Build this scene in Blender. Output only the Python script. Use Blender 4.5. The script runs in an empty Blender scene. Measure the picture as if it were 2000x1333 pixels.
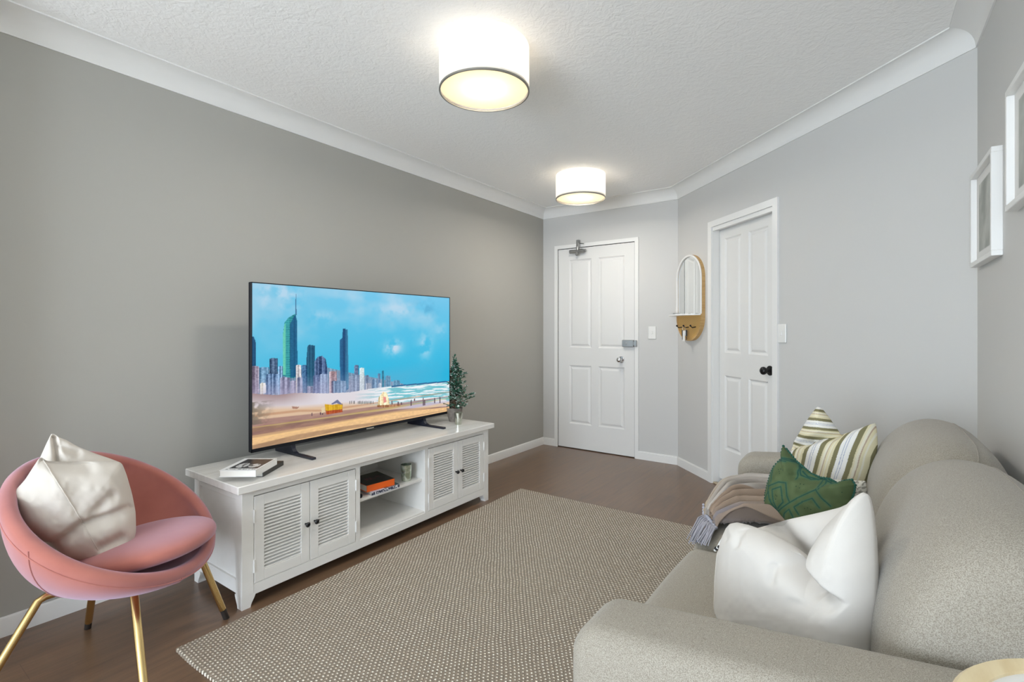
import bpy, math, random
import numpy as np
from mathutils import Vector, Matrix

random.seed(7); RNG = np.random.RandomState(11)
SC = bpy.context.scene
COL = SC.collection

# ------------------------------------------------------------------ camera
F_PX, YAW, HORIZON = 974.0, math.radians(35.2), 645.0
CAM = np.array([2.755, 0.0, 1.2])
cam_data = bpy.data.cameras.new('camera')
cam_data.sensor_fit = 'HORIZONTAL'; cam_data.sensor_width = 36.0
cam_data.lens = 36.0 * F_PX / 2000.0
cam_data.shift_y = -(HORIZON - 666.5) / 2000.0 * -1.0
cam_data.clip_start = 0.02
cam = bpy.data.objects.new('camera', cam_data); COL.objects.link(cam)
cam.location = CAM; cam.rotation_euler = (math.pi / 2, 0, YAW)
SC.camera = cam
cam_data.shift_y = (HORIZON - 666.5) / 2000.0

# ------------------------------------------------------------------ world, daylight, exposure
world = bpy.data.worlds.new('world'); SC.world = world; world.use_nodes = True
wb = world.node_tree.nodes['Background']
wb.inputs[0].default_value = (0.75, 0.87, 1.0, 1); wb.inputs[1].default_value = 1.2
SC.view_settings.view_transform = 'Standard'; SC.view_settings.look = 'None'
SC.view_settings.gamma = 1.0; SC.view_settings.use_curve_mapping = False
SC.view_settings.exposure = 0.24
SC.cycles.use_denoising = True
SC.cycles.max_bounces = 10; SC.cycles.diffuse_bounces = 6; SC.cycles.glossy_bounces = 4
SC.cycles.transmission_bounces = 6; SC.cycles.sample_clamp_indirect = 30.0
WIN_W = 160.0
ld = bpy.data.lights.new('window_daylight', 'AREA'); ld.shape = 'RECTANGLE'
ld.size = 2.0; ld.size_y = 2.1; ld.energy = WIN_W; ld.color = (0.76, 0.87, 1.0)
lo = bpy.data.objects.new('window_daylight', ld); COL.objects.link(lo)
lo.location = (1.85, -3.28, 1.15); lo.rotation_euler = (math.pi / 2, 0, 0)
sun_d = bpy.data.lights.new('bounce_sun', 'SUN'); sun_d.energy = 6.0; sun_d.angle = .02; sun_d.color = (1, .95, .88)  # added so its patch on the back floor bounces up to the ceiling
sun_o = bpy.data.objects.new('bounce_sun', sun_d); COL.objects.link(sun_o); sun_o.rotation_euler = (math.radians(48), 0, math.radians(6))
LAMP_W = 2.6; LAMP_DOWN = 8.5

# ------------------------------------------------------------------ helpers
def s2l(c):
    c = np.asarray(c, float)
    return np.where(c <= 0.04045, c / 12.92, ((c + 0.055) / 1.055) ** 2.4)
def rgb(r, g, b):
    v = s2l(np.array([r, g, b]) / 255.0); return (float(v[0]), float(v[1]), float(v[2]), 1.0)

def mat(name, color=(0.8, 0.8, 0.8, 1), rough=0.5, metal=0.0, sheen=0.0, coat=0.0, spec=0.5, attr=None,
        emit=None, noise=None, bump=None, trans=None):
    """principled material; noise=(scale, color2, lo, hi[,stretch]); bump=(scale, strength, dist)"""
    m = bpy.data.materials.new(name); m.use_nodes = True
    nt = m.node_tree; b = nt.nodes['Principled BSDF']
    b.inputs['Base Color'].default_value = color; b.inputs['Roughness'].default_value = rough
    b.inputs['Metallic'].default_value = metal; b.inputs['Specular IOR Level'].default_value = spec
    if sheen: b.inputs['Sheen Weight'].default_value = sheen; b.inputs['Sheen Roughness'].default_value = 0.35
    if coat: b.inputs['Coat Weight'].default_value = coat; b.inputs['Coat Roughness'].default_value = 0.15
    L = nt.links.new
    src = None
    if attr:
        a = nt.nodes.new('ShaderNodeVertexColor'); a.layer_name = attr; src = a.outputs[0]
        L(src, b.inputs['Base Color'])
    tc = nt.nodes.new('ShaderNodeTexCoord')
    if noise:
        n = nt.nodes.new('ShaderNodeTexNoise'); n.inputs['Scale'].default_value = noise[0]
        n.inputs['Detail'].default_value = 4
        mp = nt.nodes.new('ShaderNodeMapping')
        if len(noise) > 4: mp.inputs['Scale'].default_value = noise[4]
        L(tc.outputs['Object'], mp.inputs[0]); L(mp.outputs[0], n.inputs['Vector'])
        r = nt.nodes.new('ShaderNodeMapRange'); r.inputs[1].default_value = noise[2]; r.inputs[2].default_value = noise[3]
        L(n.outputs[0], r.inputs[0])
        mx = nt.nodes.new('ShaderNodeMix'); mx.data_type = 'RGBA'
        L(r.outputs[0], mx.inputs[0])
        if src: L(src, mx.inputs[6]); mx.inputs[7].default_value = noise[1]
        else: mx.inputs[6].default_value = color; mx.inputs[7].default_value = noise[1]
        L(mx.outputs[2], b.inputs['Base Color'])
    if bump:
        n = nt.nodes.new('ShaderNodeTexNoise'); n.inputs['Scale'].default_value = bump[0]; n.inputs['Detail'].default_value = 3
        L(tc.outputs['Object'], n.inputs['Vector'])
        bp = nt.nodes.new('ShaderNodeBump'); bp.inputs['Strength'].default_value = bump[1]; bp.inputs['Distance'].default_value = bump[2]
        L(n.outputs[0], bp.inputs['Height']); L(bp.outputs[0], b.inputs['Normal'])
    if emit:
        if attr: L(src, b.inputs['Emission Color'])
        else: b.inputs['Emission Color'].default_value = emit[0]
        b.inputs['Emission Strength'].default_value = emit[1]
    return m

def mesh(name, verts, faces, m=None, parent=None, smooth=False, colors=None, loc=None):
    me = bpy.data.meshes.new(name)
    verts = np.asarray(verts, float)
    off = np.zeros(3)
    if loc is not None: off = np.asarray(loc, float)
    me.from_pydata([tuple(v) for v in (verts - off)], [], [tuple(int(i) for i in f) for f in faces])
    me.update()
    if smooth: me.polygons.foreach_set('use_smooth', [True] * len(me.polygons))
    if colors is not None:
        ca = me.color_attributes.new('paint', 'FLOAT_COLOR', 'POINT')
        c4 = np.ones((len(verts), 4)); c4[:, :3] = colors
        ca.data.foreach_set('color', c4.ravel())
    if m: me.materials.append(m)
    o = bpy.data.objects.new(name, me); COL.objects.link(o)
    if loc is not None: o.location = off
    if parent:
        o.parent = parent
        o.matrix_parent_inverse = Matrix.Translation(-Vector(parent.location))
    return o

class MB:
    def __init__(s): s.v = []; s.f = []; s.m = []; s.mi = 0
    def add(s, v, f):
        n = len(s.v); s.v += [tuple(map(float, p)) for p in v]
        for q in f: s.f.append(tuple(n + int(i) for i in q)); s.m.append(s.mi)
    def box(s, a, b, frame=None, bev=0.0):
        (x0, y0, z0), (x1, y1, z1) = a, b
        x0, x1 = min(x0, x1), max(x0, x1); y0, y1 = min(y0, y1), max(y0, y1); z0, z1 = min(z0, z1), max(z0, z1)
        e = min(bev, (x1-x0)*.45, (y1-y0)*.45, (z1-z0)*.45)
        if e <= 0:
            v = [(x0,y0,z0),(x1,y0,z0),(x1,y1,z0),(x0,y1,z0),(x0,y0,z1),(x1,y0,z1),(x1,y1,z1),(x0,y1,z1)]
            f = [(0,3,2,1),(4,5,6,7),(0,1,5,4),(1,2,6,5),(2,3,7,6),(3,0,4,7)]
        else:
            v = []; idx = {}
            for cx, X, sx in ((0, x0, 1), (1, x1, -1)):
                for cy, Y, sy in ((0, y0, 1), (1, y1, -1)):
                    for cz, Z, sz in ((0, z0, 1), (1, z1, -1)):
                        for ax in range(3):
                            p = [X + sx*e, Y + sy*e, Z + sz*e]; p[ax] = (X, Y, Z)[ax]
                            idx[(cx,cy,cz,ax)] = len(v); v.append(tuple(p))
            I = idx; f = []
            for ax in range(3):
                o1, o2 = [(1,2),(0,2),(0,1)][ax]
                for side in (0, 1):
                    q = []
                    for (p1, p2) in ((0,0),(1,0),(1,1),(0,1)):
                        c = [0,0,0]; c[ax] = side; c[o1] = p1; c[o2] = p2; q.append(I[(*c, ax)])
                    f.append(q)
            for ax in range(3):
                o1, o2 = [(1,2),(0,2),(0,1)][ax]
                for p1 in (0,1):
                    for p2 in (0,1):
                        c0 = [0,0,0]; c0[o1] = p1; c0[o2] = p2; c1 = list(c0); c1[ax] = 1
                        f.append([I[(*c0,o1)], I[(*c0,o2)], I[(*c1,o2)], I[(*c1,o1)]])
            for cx in (0,1):
                for cy in (0,1):
                    for cz in (0,1): f.append([I[(cx,cy,cz,0)], I[(cx,cy,cz,1)], I[(cx,cy,cz,2)]])
        if frame is not None: v = [frame(p) for p in v]
        s.add(v, f)
    def tube(s, pts, r, n=12, caps=True):
        pts = [np.array(p, float) for p in pts]
        rs = r if hasattr(r, '__len__') else [r] * len(pts)
        rings = []; prev = None
        for i, p in enumerate(pts):
            t = (pts[min(i+1, len(pts)-1)] - pts[max(i-1, 0)]); t = t / (np.linalg.norm(t) + 1e-12)
            if prev is None:
                a = np.array([0,0,1.0]) if abs(t[2]) < .9 else np.array([1.0,0,0])
                u = np.cross(t, a)
            else: u = prev - t * (prev @ t)
            u /= np.linalg.norm(u); prev = u; w = np.cross(t, u)
            rings.append([p + rs[i]*(math.cos(2*math.pi*k/n)*u + math.sin(2*math.pi*k/n)*w) for k in range(n)])
        v = [q for R in rings for q in R]; f = []
        for i in range(len(pts)-1):
            for k in range(n):
                k2 = (k+1) % n; f.append((i*n+k, i*n+k2, (i+1)*n+k2, (i+1)*n+k))
        if caps: f.append(tuple(range(n-1,-1,-1))); f.append(tuple(range((len(pts)-1)*n, len(pts)*n)))
        s.add(v, f)
    def lathe(s, prof, c, n=48, axis=None, caps=False):
        """prof [(r,h)], centre c, axis frame (u,v,w) with w the axis"""
        if axis is None: u, w_, ax = np.array([1.,0,0]), np.array([0,1.,0]), np.array([0,0,1.])
        else: u, w_, ax = axis
        c = np.array(c, float); v = []
        for (r, h) in prof:
            for k in range(n):
                t = 2*math.pi*k/n; v.append(c + r*(math.cos(t)*u + math.sin(t)*w_) + h*ax)
        f = [(i*n+k, i*n+(k+1)%n, (i+1)*n+(k+1)%n, (i+1)*n+k) for i in range(len(prof)-1) for k in range(n)]
        if caps: f.append(tuple(range(n-1,-1,-1))); f.append(tuple(range((len(prof)-1)*n, len(prof)*n)))
        s.add(v, f)
    def sphere(s, c, r, n=12, sc=(1,1,1)):
        prof = [(max(1e-5, math.sin(math.pi*i/n))*r, -math.cos(math.pi*i/n)*r) for i in range(n+1)]
        m0 = len(s.v); s.lathe(prof, (0,0,0), n*2)
        for i in range(m0, len(s.v)):
            p = s.v[i]; s.v[i] = (c[0]+p[0]*sc[0], c[1]+p[1]*sc[1], c[2]+p[2]*sc[2])
    def build(s, name, m, parent=None, smooth=False, loc=None, fix=True):
        o = mesh(name, s.v, s.f, None, parent, smooth, None, loc)
        ms = m if isinstance(m, (list, tuple)) else [m]
        for k in ms: o.data.materials.append(k)
        o.data.polygons.foreach_set('material_index', s.m)
        if fix:
            import bmesh
            bm = bmesh.new(); bm.from_mesh(o.data); bmesh.ops.recalc_face_normals(bm, faces=bm.faces[:]); bm.to_mesh(o.data); bm.free()
        if smooth: auto(o)
        return o

def auto(o, ang=40):
    """sharp edges above an angle, smooth elsewhere"""
    import bmesh
    bm = bmesh.new(); bm.from_mesh(o.data)
    for e in bm.edges:
        if len(e.link_faces) == 2 and e.calc_face_angle(0) > math.radians(ang): e.smooth = False
    for f in bm.faces: f.smooth = True
    bm.to_mesh(o.data); bm.free()

def empty(name, loc, label=None, cat=None, group=None):
    o = bpy.data.objects.new(name, None); COL.objects.link(o); o.location = loc; o.empty_display_size = .05
    if label: tag(o, label, cat, group)
    return o
def tag(o, label=None, cat=None, group=None, kind=None):
    if label: o['label'] = label
    if cat: o['category'] = cat
    if group: o['group'] = group
    if kind: o['kind'] = kind
    return o
def structure(o): o['kind'] = 'structure'; return o

# a sight line of the camera met with a plane: used only to read real positions off the photograph
def at(px, py, n, c):
    u = (px - 1000) / F_PX; v = (HORIZON - py) / F_PX
    d = np.array([u*math.cos(YAW) - math.sin(YAW), u*math.sin(YAW) + math.cos(YAW), v])
    n = np.array(n, float); return CAM + (c - n @ CAM) / (n @ d) * d

def vnoise(x, y, seed=0):
    """smooth value noise for painted prints"""
    x = np.asarray(x, float); y = np.asarray(y, float)
    xi = np.floor(x).astype(int); yi = np.floor(y).astype(int); fx = x - xi; fy = y - yi
    fx = fx*fx*(3-2*fx); fy = fy*fy*(3-2*fy)
    def h(a, b):
        k = (a*374761393 + b*668265263 + seed*974634777) & 0xffffffff
        k = ((k ^ (k >> 13)) * 1274126177) & 0xffffffff
        return ((k ^ (k >> 16)) & 0xffff) / 65535.0
    return (h(xi,yi)*(1-fx)+h(xi+1,yi)*fx)*(1-fy) + (h(xi,yi+1)*(1-fx)+h(xi+1,yi+1)*fx)*fy
def fbm(x, y, seed=0, o=4):
    s = 0; a = .5; t = 0
    for i in range(o): s = s + a*vnoise(x*2**i, y*2**i, seed+i); t += a; a *= .5
    return s/t

# ------------------------------------------------------------------ materials
M = {}
M['wall_grey'] = mat('painted_plaster_grey', rgb(171,169,162), .6, bump=(60,.05,.002))
M['wall_white'] = mat('painted_plaster_white', rgb(202,201,198), .6, bump=(60,.05,.002))
M['trim'] = mat('white_gloss_trim', rgb(230,229,226), .35)
M['door'] = mat('white_door_paint', rgb(224,223,220), .38)
M['cabinet'] = mat('white_cabinet_paint', rgb(232,230,226), .3, noise=(14, rgb(227,225,220), .4, .75, (1,.15,1)))
M['cabinet_top'] = mat('white_cabinet_top_paint', rgb(230,227,222), .2, noise=(10, rgb(215,211,204), .4, .8, (3,.3,1)), coat=.3)
M['black'] = mat('black_metal', (.012,.012,.013,1), .35, .3)
M['black_plastic'] = mat('black_plastic', (.006,.007,.011,1), .45, spec=.25)
M['chrome'] = mat('polished_chrome', (.75,.75,.76,1), .08, 1.0)
M['steel'] = mat('brushed_steel', (.42,.42,.41,1), .35, 1.0)
M['brass'] = mat('brushed_brass', (.78,.56,.25,1), .22, 1.0)
M['rubber'] = mat('dark_rubber_foot', (.02,.015,.012,1), .6)
M['velvet'] = mat('pink_velvet', rgb(180,110,92), .8, sheen=.62, spec=.15, noise=(7, rgb(162,94,78), .35, .8))
M['velvet'].node_tree.nodes['Principled BSDF'].inputs['Sheen Roughness'].default_value = .6
M['velvet'].node_tree.nodes['Principled BSDF'].inputs['Sheen Tint'].default_value = (.80,.74,1,1)
M['cream'] = mat('cream_cotton', rgb(204,196,186), .9, sheen=.15, spec=.15, bump=(300,.1,.001))
M['white_cloth'] = mat('white_cotton', rgb(208,203,196), .9, sheen=.1, spec=.2, bump=(400,.08,.001))
M['sofa'] = mat('grey_woven_upholstery', rgb(171,164,151), .9, sheen=.2, noise=(620, rgb(130,122,109), .38, .66), bump=(620,.5,.0015))
M['silver_glass'] = mat('mercury_glass', (.62,.62,.55,1), .18, .9, noise=(30, (.35,.37,.3,1), .4, .7))
M['green_glass'] = mat('green_mercury_glass', (.4,.47,.36,1), .15, .85, noise=(40, (.75,.78,.7,1), .45, .65))
M['pot'] = mat('grey_stone_pot', rgb(128,120,112), .6, noise=(60, rgb(105,98,92), .4, .7))
M['twig'] = mat('brown_twig', rgb(84,66,48), .8)
M['berry'] = mat('frosted_white_berry', rgb(225,228,226), .4)
M['dark'] = mat('gap_shade', (.02,.018,.016,1), .8)  # near-black that stands for the shade in the door gaps
M['switch'] = mat('white_switch_plastic', rgb(228,227,223), .3)
M['paper'] = mat('book_paper', rgb(232,229,220), .8)
M['wood_light'] = mat('light_bamboo_wood', rgb(205,168,112), .45, noise=(12, rgb(188,148,92), .4, .7, (1,1,8)))
M['timber_pale'] = mat('pale_timber', rgb(226,208,168), .4, noise=(12, rgb(214,192,148), .4, .7, (6,1,1)))
M['mirror'] = mat('mirror_glass', (.85,.87,.87,1), .02, 1.0)
M['paint'] = mat('printed_surface', rough=.85, attr='paint')
M['paint_gloss'] = mat('printed_cover', rough=.35, attr='paint')

def wood_floor():
    m = bpy.data.materials.new('dark_timber_planks'); m.use_nodes = True; nt = m.node_tree; L = nt.links.new
    b = nt.nodes['Principled BSDF']; b.inputs['Coat Weight'].default_value = .35; b.inputs['Coat Roughness'].default_value = .25
    tc = nt.nodes.new('ShaderNodeTexCoord')
    mp = nt.nodes.new('ShaderNodeMapping'); mp.inputs['Rotation'].default_value = (0, 0, math.pi/2); L(tc.outputs['Object'], mp.inputs[0])
    br = nt.nodes.new('ShaderNodeTexBrick'); br.inputs['Scale'].default_value = 1
    br.inputs['Brick Width'].default_value = 1.2; br.inputs['Row Height'].default_value = .14
    br.inputs['Mortar Size'].default_value = .0012; br.inputs['Mortar Smooth'].default_value = .3
    br.offset = .37
    br.inputs['Color1'].default_value = rgb(109,83,62); br.inputs['Color2'].default_value = rgb(114,88,66)
    br.inputs['Mortar'].default_value = rgb(96,72,54)
    L(mp.outputs[0], br.inputs['Vector'])
    n = nt.nodes.new('ShaderNodeTexNoise'); n.inputs['Scale'].default_value = 5; n.inputs['Detail'].default_value = 8; n.inputs['Roughness'].default_value = .65
    m2 = nt.nodes.new('ShaderNodeMapping'); m2.inputs['Scale'].default_value = (6, .6, 1); L(tc.outputs['Object'], m2.inputs[0]); L(m2.outputs[0], n.inputs['Vector'])
    r = nt.nodes.new('ShaderNodeMapRange'); r.inputs[1].default_value = .3; r.inputs[2].default_value = .7; r.inputs[3].default_value = .72; r.inputs[4].default_value = 1.22
    L(n.outputs[0], r.inputs[0])
    mx = nt.nodes.new('ShaderNodeVectorMath'); mx.operation = 'MULTIPLY'; L(br.outputs[0], mx.inputs[0]); L(r.outputs[0], mx.inputs[1]); L(mx.outputs[0], b.inputs['Base Color'])
    rr = nt.nodes.new('ShaderNodeMapRange'); rr.inputs[3].default_value = .28; rr.inputs[4].default_value = .42; L(n.outputs[0], rr.inputs[0]); L(rr.outputs[0], b.inputs['Roughness'])
    bp = nt.nodes.new('ShaderNodeBump'); bp.inputs['Strength'].default_value = .12; bp.inputs['Distance'].default_value = .002; L(n.outputs[0], bp.inputs['Height']); L(bp.outputs[0], b.inputs['Normal'])
    return m
M['floor'] = wood_floor()

def ceiling_mat():
    m = mat('textured_ceiling_plaster', rgb(246,245,243), .8); nt = m.node_tree; L = nt.links.new; b = nt.nodes['Principled BSDF']
    tc = nt.nodes.new('ShaderNodeTexCoord')
    n = nt.nodes.new('ShaderNodeTexNoise'); n.inputs['Scale'].default_value = 42; n.inputs['Detail'].default_value = 5; n.inputs['Distortion'].default_value = 1.2
    w = nt.nodes.new('ShaderNodeTexNoise'); w.inputs['Scale'].default_value = 9; w.inputs['Detail'].default_value = 3; w.inputs['Distortion'].default_value = 3
    L(tc.outputs['Object'], n.inputs[0]); L(tc.outputs['Object'], w.inputs[0])
    a = nt.nodes.new('ShaderNodeMath'); a.operation = 'ADD'; L(n.outputs[0], a.inputs[0]); L(w.outputs[0], a.inputs[1])
    bp = nt.nodes.new('ShaderNodeBump'); bp.inputs['Strength'].default_value = .45; bp.inputs['Distance'].default_value = .006
    L(a.outputs[0], bp.inputs['Height']); L(bp.outputs[0], b.inputs['Normal']); return m
M['ceiling'] = ceiling_mat()

# ------------------------------------------------------------------ room shell
L_FAR = 4.475; ZT = 2.46; ZC = 2.364; YB = -3.2; XR = 3.137
PA = np.array([1.404, L_FAR]); PB = np.array([XR, 2.78])
AB = (PB - PA) / np.linalg.norm(PB - PA); NN = np.array([-AB[1], AB[0]])   # NN points out of the room
SB = float(np.linalg.norm(PB - PA))
def diag(s, r, z): p = PA + AB*s + NN*r; return (p[0], p[1], z)
def dmap(p): return diag(p[0], p[1], p[2])

b = MB(); b.box((-.3, -.66, -.1), (XR+.3, L_FAR+.4, 0)); structure(b.build('floor', M['floor']))
b = MB(); b.box((-.3, YB-.3, -.1), (XR+.3, -.66, 0)); structure(b.build('floor', mat('pale_bounce_floor', rgb(226,222,212), .4)))  # unseen pale floor, made up to bounce daylight onto the ceiling
b = MB(); b.box((-.3, YB-.3, ZT), (XR+.3, L_FAR+.4, ZT+.1)); structure(b.build('ceiling', M['ceiling']))
b = MB(); b.box((-.15, YB-.2, 0), (0, L_FAR+.15, ZT)); structure(b.build('wall_left', M['wall_grey']))
b = MB(); b.box((XR, YB-.2, 0), (XR+.15, PB[1]+.06, ZT)); structure(b.build('wall_right', M['wall_white']))
# far wall, opening for the entry door
D1X0, D1X1, D1Z = .178, 1.006, 2.030
b = MB()
b.box((0, L_FAR, 0), (D1X0, L_FAR+.12, ZT)); b.box((D1X1, L_FAR, 0), (PA[0]+.02, L_FAR+.12, ZT)); b.box((D1X0, L_FAR, D1Z), (D1X1, L_FAR+.12, ZT))
b.box((D1X0-.02, L_FAR+.1, 0), (D1X1+.02, L_FAR+.14, D1Z+.02))
structure(b.build('wall_far', M['wall_white']))
# diagonal wall, opening for the second door
D2S0, D2S1, D2Z = .535, 1.225, 2.005
b = MB()
b.box((-.02, 0, 0), (D2S0, .12, ZT), dmap); b.box((D2S1, 0, 0), (SB+.05, .12, ZT), dmap); b.box((D2S0, 0, D2Z), (D2S1, .12, ZT), dmap)
structure(b.build('wall_diagonal', M['wall_white']))
# back of the flat: an unseen nib, added to shade the left wall, and a wall with the glazed doors, behind the camera
b = MB(); b.box((0, .08, 0), (.25, .19, ZT)); structure(b.build('shadow_nib', M['wall_white']))
WX0, WX1, WZ = .85, 2.85, 2.2
b = MB(); b.box((0, YB-.12, 0), (WX0, YB, ZT)); b.box((WX1, YB-.12, 0), (XR, YB, ZT)); b.box((WX0, YB-.12, WZ), (WX1, YB, ZT))
structure(b.build('wall_back', M['wall_white']))
b = MB()
for x in (WX0, (WX0+WX1)/2-.03, WX1-.05): b.box((x, YB-.08, 0), (x+.05, YB-.03, WZ))
b.box((WX0, YB-.08, WZ-.05), (WX1, YB-.03, WZ)); b.box((WX0, YB-.08, 0), (WX1, YB-.03, .05))
structure(b.build('window_1', M['trim']))

# cove cornice and skirting, mitred along the room outline
PATH = [np.array(p, float) for p in [(0, YB), (0, L_FAR), PA, PB, (XR, YB)]]
def inward(i):
    d = PATH[i+1] - PATH[i]; d /= np.linalg.norm(d); return np.array([d[1], -d[0]])
def miter(i, dist):
    """point of the outline vertex i moved dist into the room"""
    if i == 0: return PATH[0] + inward(0)*dist
    if i == len(PATH)-1: return PATH[-1] + inward(i-1)*dist
    a, c = inward(i-1), inward(i); m_ = (a + c); m_ /= (1 + a @ c); return PATH[i] + m_*dist
def run(i, prof, name, m, smooth=True):
    v = []; 
    for k in (i, i+1):
        for (d, z) in prof: p = miter(k, d); v.append((p[0], p[1], z))
    n = len(prof); f = [(j, (j+1) % n, n+(j+1) % n, n+j) for j in range(n)]
    f += [tuple(range(n)), tuple(range(2*n-1, n-1, -1))]
    b = MB(); b.add(v, f); o = b.build(name, m)
    if smooth: auto(o, 30)
    return structure(o)
R_C = ZT - ZC
cove = [(-.004, ZC-.0), (.006, ZC), (.006, ZC+.006)]
for k in range(9):
    t = math.pi/2*k/8; cove.append((.006 + (R_C-.016)*(1-math.cos(t)), ZC+.006 + (R_C-.012)*math.sin(t)))
cove += [(R_C-.004, ZT-.006), (R_C-.004, ZT+.002), (-.004, ZT+.002)]
for i, n in enumerate(['trim_1', 'trim_2', 'trim_3', 'trim_4']): run(i, cove, n, M['trim'])
base = [(-.004, -.001), (.012, -.001), (.012, .062), (.009, .072), (.004, .076), (-.004, .076)]
run(0, base, 'baseboard_left', M['trim'])
def skirt(a, b_, name, mp=None):
    m_ = MB(); m_.box((a, 0, 0), (b_, -.012, .066), mp); m_.box((a, 0, .066), (b_, -.007, .074), mp)
    return structure(m_.build(name, M['trim']))
fmap = lambda p: (p[0], L_FAR + p[1], p[2])
skirt(.0, D1X0-.035, 'baseboard_far', fmap); skirt(D1X1+.035, PA[0]-.004, 'baseboard_far', fmap)
skirt(.005, D2S0-.048, 'baseboard_diagonal', dmap); skirt(D2S1+.048, SB-.02, 'baseboard_diagonal', dmap)
run(3, base, 'baseboard_right', M['trim'])

# ------------------------------------------------------------------ doors
def panel_face(mb, w, h, panels, mp, depth=.009):
    """front face of a moulded four-panel door; local (x, -y out, z)"""
    xs = sorted(set([0, w] + [p[0] for p in panels] + [p[1] for p in panels]))
    zs = sorted(set([0, h] + [p[2] for p in panels] + [p[3] for p in panels]))
    for i in range(len(xs)-1):
        for j in range(len(zs)-1):
            cx, cz = (xs[i]+xs[i+1])/2, (zs[j]+zs[j+1])/2
            if any(p[0] < cx < p[1] and p[2] < cz < p[3] for p in panels): continue
            mb.add([mp(q) for q in ((xs[i],0,zs[j]),(xs[i+1],0,zs[j]),(xs[i+1],0,zs[j+1]),(xs[i],0,zs[j+1]))], [(0,1,2,3)])
    for (x0, x1, z0, z1) in panels:
        rings = []
        for (o, d) in ((0, 0), (.004, .004), (.012, depth), (.020, depth), (.034, .002), (.040, .001)):
            rings.append([(x0+o, d, z0+o), (x1-o, d, z0+o), (x1-o, d, z1-o), (x0+o, d, z1-o)])
        v = [mp(q) for R in rings for q in R]; f = []
        for r in range(len(rings)-1):
            for k in range(4): f.append((r*4+k, r*4+(k+1) % 4, (r+1)*4+(k+1) % 4, (r+1)*4+k))
        f.append(tuple((len(rings)-1)*4+k for k in range(4))); mb.add(v, f)
def slab(mb, w, h, t, panels, mp):
    panel_face(mb, w, h, panels, mp)
    v = [mp(q) for q in ((0,0,0),(w,0,0),(w,0,h),(0,0,h),(0,t,0),(w,t,0),(w,t,h),(0,t,h))]
    mb.add(v, [(0,1,5,4),(1,2,6,5),(2,3,7,6),(3,0,4,7),(4,5,6,7)])

def knob_mb(mb, c, out, r, stem, rose):
    """round door knob: c on the door face, out the unit vector into the room"""
    out = np.array(out, float); up = np.array([0,0,1.]); side = np.cross(out, up)
    ax = (side, up, out)
    mb.lathe([(0.0001, .004), (rose, .004), (rose, 0), (rose*.95, .006), (r*.42, .009), (r*.36, stem), (r*.75, stem+r*.25), (r, stem+r*.75), (r*.96, stem+r*1.15), (r*.6, stem+r*1.5), (.0001, stem+r*1.58)], c, 24, ax)

# entry door
d1 = empty('door_1', (D1X0, L_FAR, 0)); structure(d1)
b = MB(); fm = lambda p: (D1X0+.004+p[0], L_FAR+.004+p[1], .008+p[2]); W1 = D1X1-D1X0-.011; H1 = D1Z-.013
px_ = lambda x: x - D1X0 - .004
slab(b, W1, H1, .036, [(px_(.308), px_(.556), .815, .001), ] and
     [(px_(.308), px_(.556), .245, .835), (px_(.630), px_(.900), .245, .835), (px_(.308), px_(.556), 1.015, 1.902), (px_(.630), px_(.900), 1.015, 1.902)], fm)
b.build('door_panel', M['door'], d1)
b = MB()
for x0, x1 in ((D1X0-.036, D1X0), (D1X1, D1X1+.036)): b.box((x0, L_FAR-.010, 0), (x1, L_FAR+.001, D1Z))
b.box((D1X0-.036, L_FAR-.010, D1Z), (D1X1+.036, L_FAR+.001, D1Z+.036))
b.build('door_frame', M['trim'], d1)
b = MB(); b.box((D1X0-.001, L_FAR+.045, 0), (D1X1+.001, L_FAR+.06, D1Z)); b.box((D1X0, L_FAR+.003, 0), (D1X0+.0038, L_FAR+.05, D1Z)); b.box((D1X1-.0065, L_FAR+.003, 0), (D1X1, L_FAR+.05, D1Z)); b.box((D1X0, L_FAR+.003, D1Z-.0055), (D1X1, L_FAR+.05, D1Z)); b.build('door_gap_shade', M['dark'], d1)  # dark strips and backing: shade of the gaps put in as colour
b = MB(); knob_mb(b, (.868, L_FAR+.004, .917), (0,-1,0), .026, .03, .031); b.build('door_knob', M['chrome'], d1, True)
b = MB(); b.box((.885, L_FAR-.022, 1.040), (.998, L_FAR+.004, 1.106), bev=.004); b.box((1.006, L_FAR-.026, 1.044), (1.034, L_FAR-.01, 1.104), bev=.004)
b.box((.998, L_FAR-.016, 1.058), (1.008, L_FAR-.006, 1.09)); lk = b.build('door_lock', M['steel'], d1)
b = MB(); b.tube([(.925, L_FAR-.034, 1.073), (.925, L_FAR-.02, 1.073)], .011, 16); b.box((.921, L_FAR-.04, 1.062), (.929, L_FAR-.03, 1.085)); b.build('lock_turn', M['steel'], lk, True)
for z in (1.70, .28):
    b = MB(); b.tube([(D1X0-.001, L_FAR-.012, z), (D1X0-.001, L_FAR-.012, z+.09)], .007, 10); b.build('hinge', M['trim'], d1, True)
b = MB(); b.tube([(.340, L_FAR-.04, 1.985), (.488, L_FAR-.04, 1.985)], .02, 20); b.tube([(.488, L_FAR-.04, 1.985), (.515, L_FAR-.04, 1.985)], .015, 16)
b.box((.35, L_FAR-.045, 1.966), (.48, L_FAR+.004, 2.004), bev=.004)
cl = b.build('door_closer', M['steel'], d1, True)
b = MB(); b.tube([(.428, L_FAR-.045, 1.955), (.428, L_FAR-.045, 2.03)], .013, 14)
b.box((.414, L_FAR-.05, 2.02), (.442, L_FAR-.01, 2.098), bev=.003); b.tube([(.432, L_FAR-.05, 2.085), (.465, L_FAR-.06, 2.055), (.505, L_FAR-.06, 2.05)], .005, 10)
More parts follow.
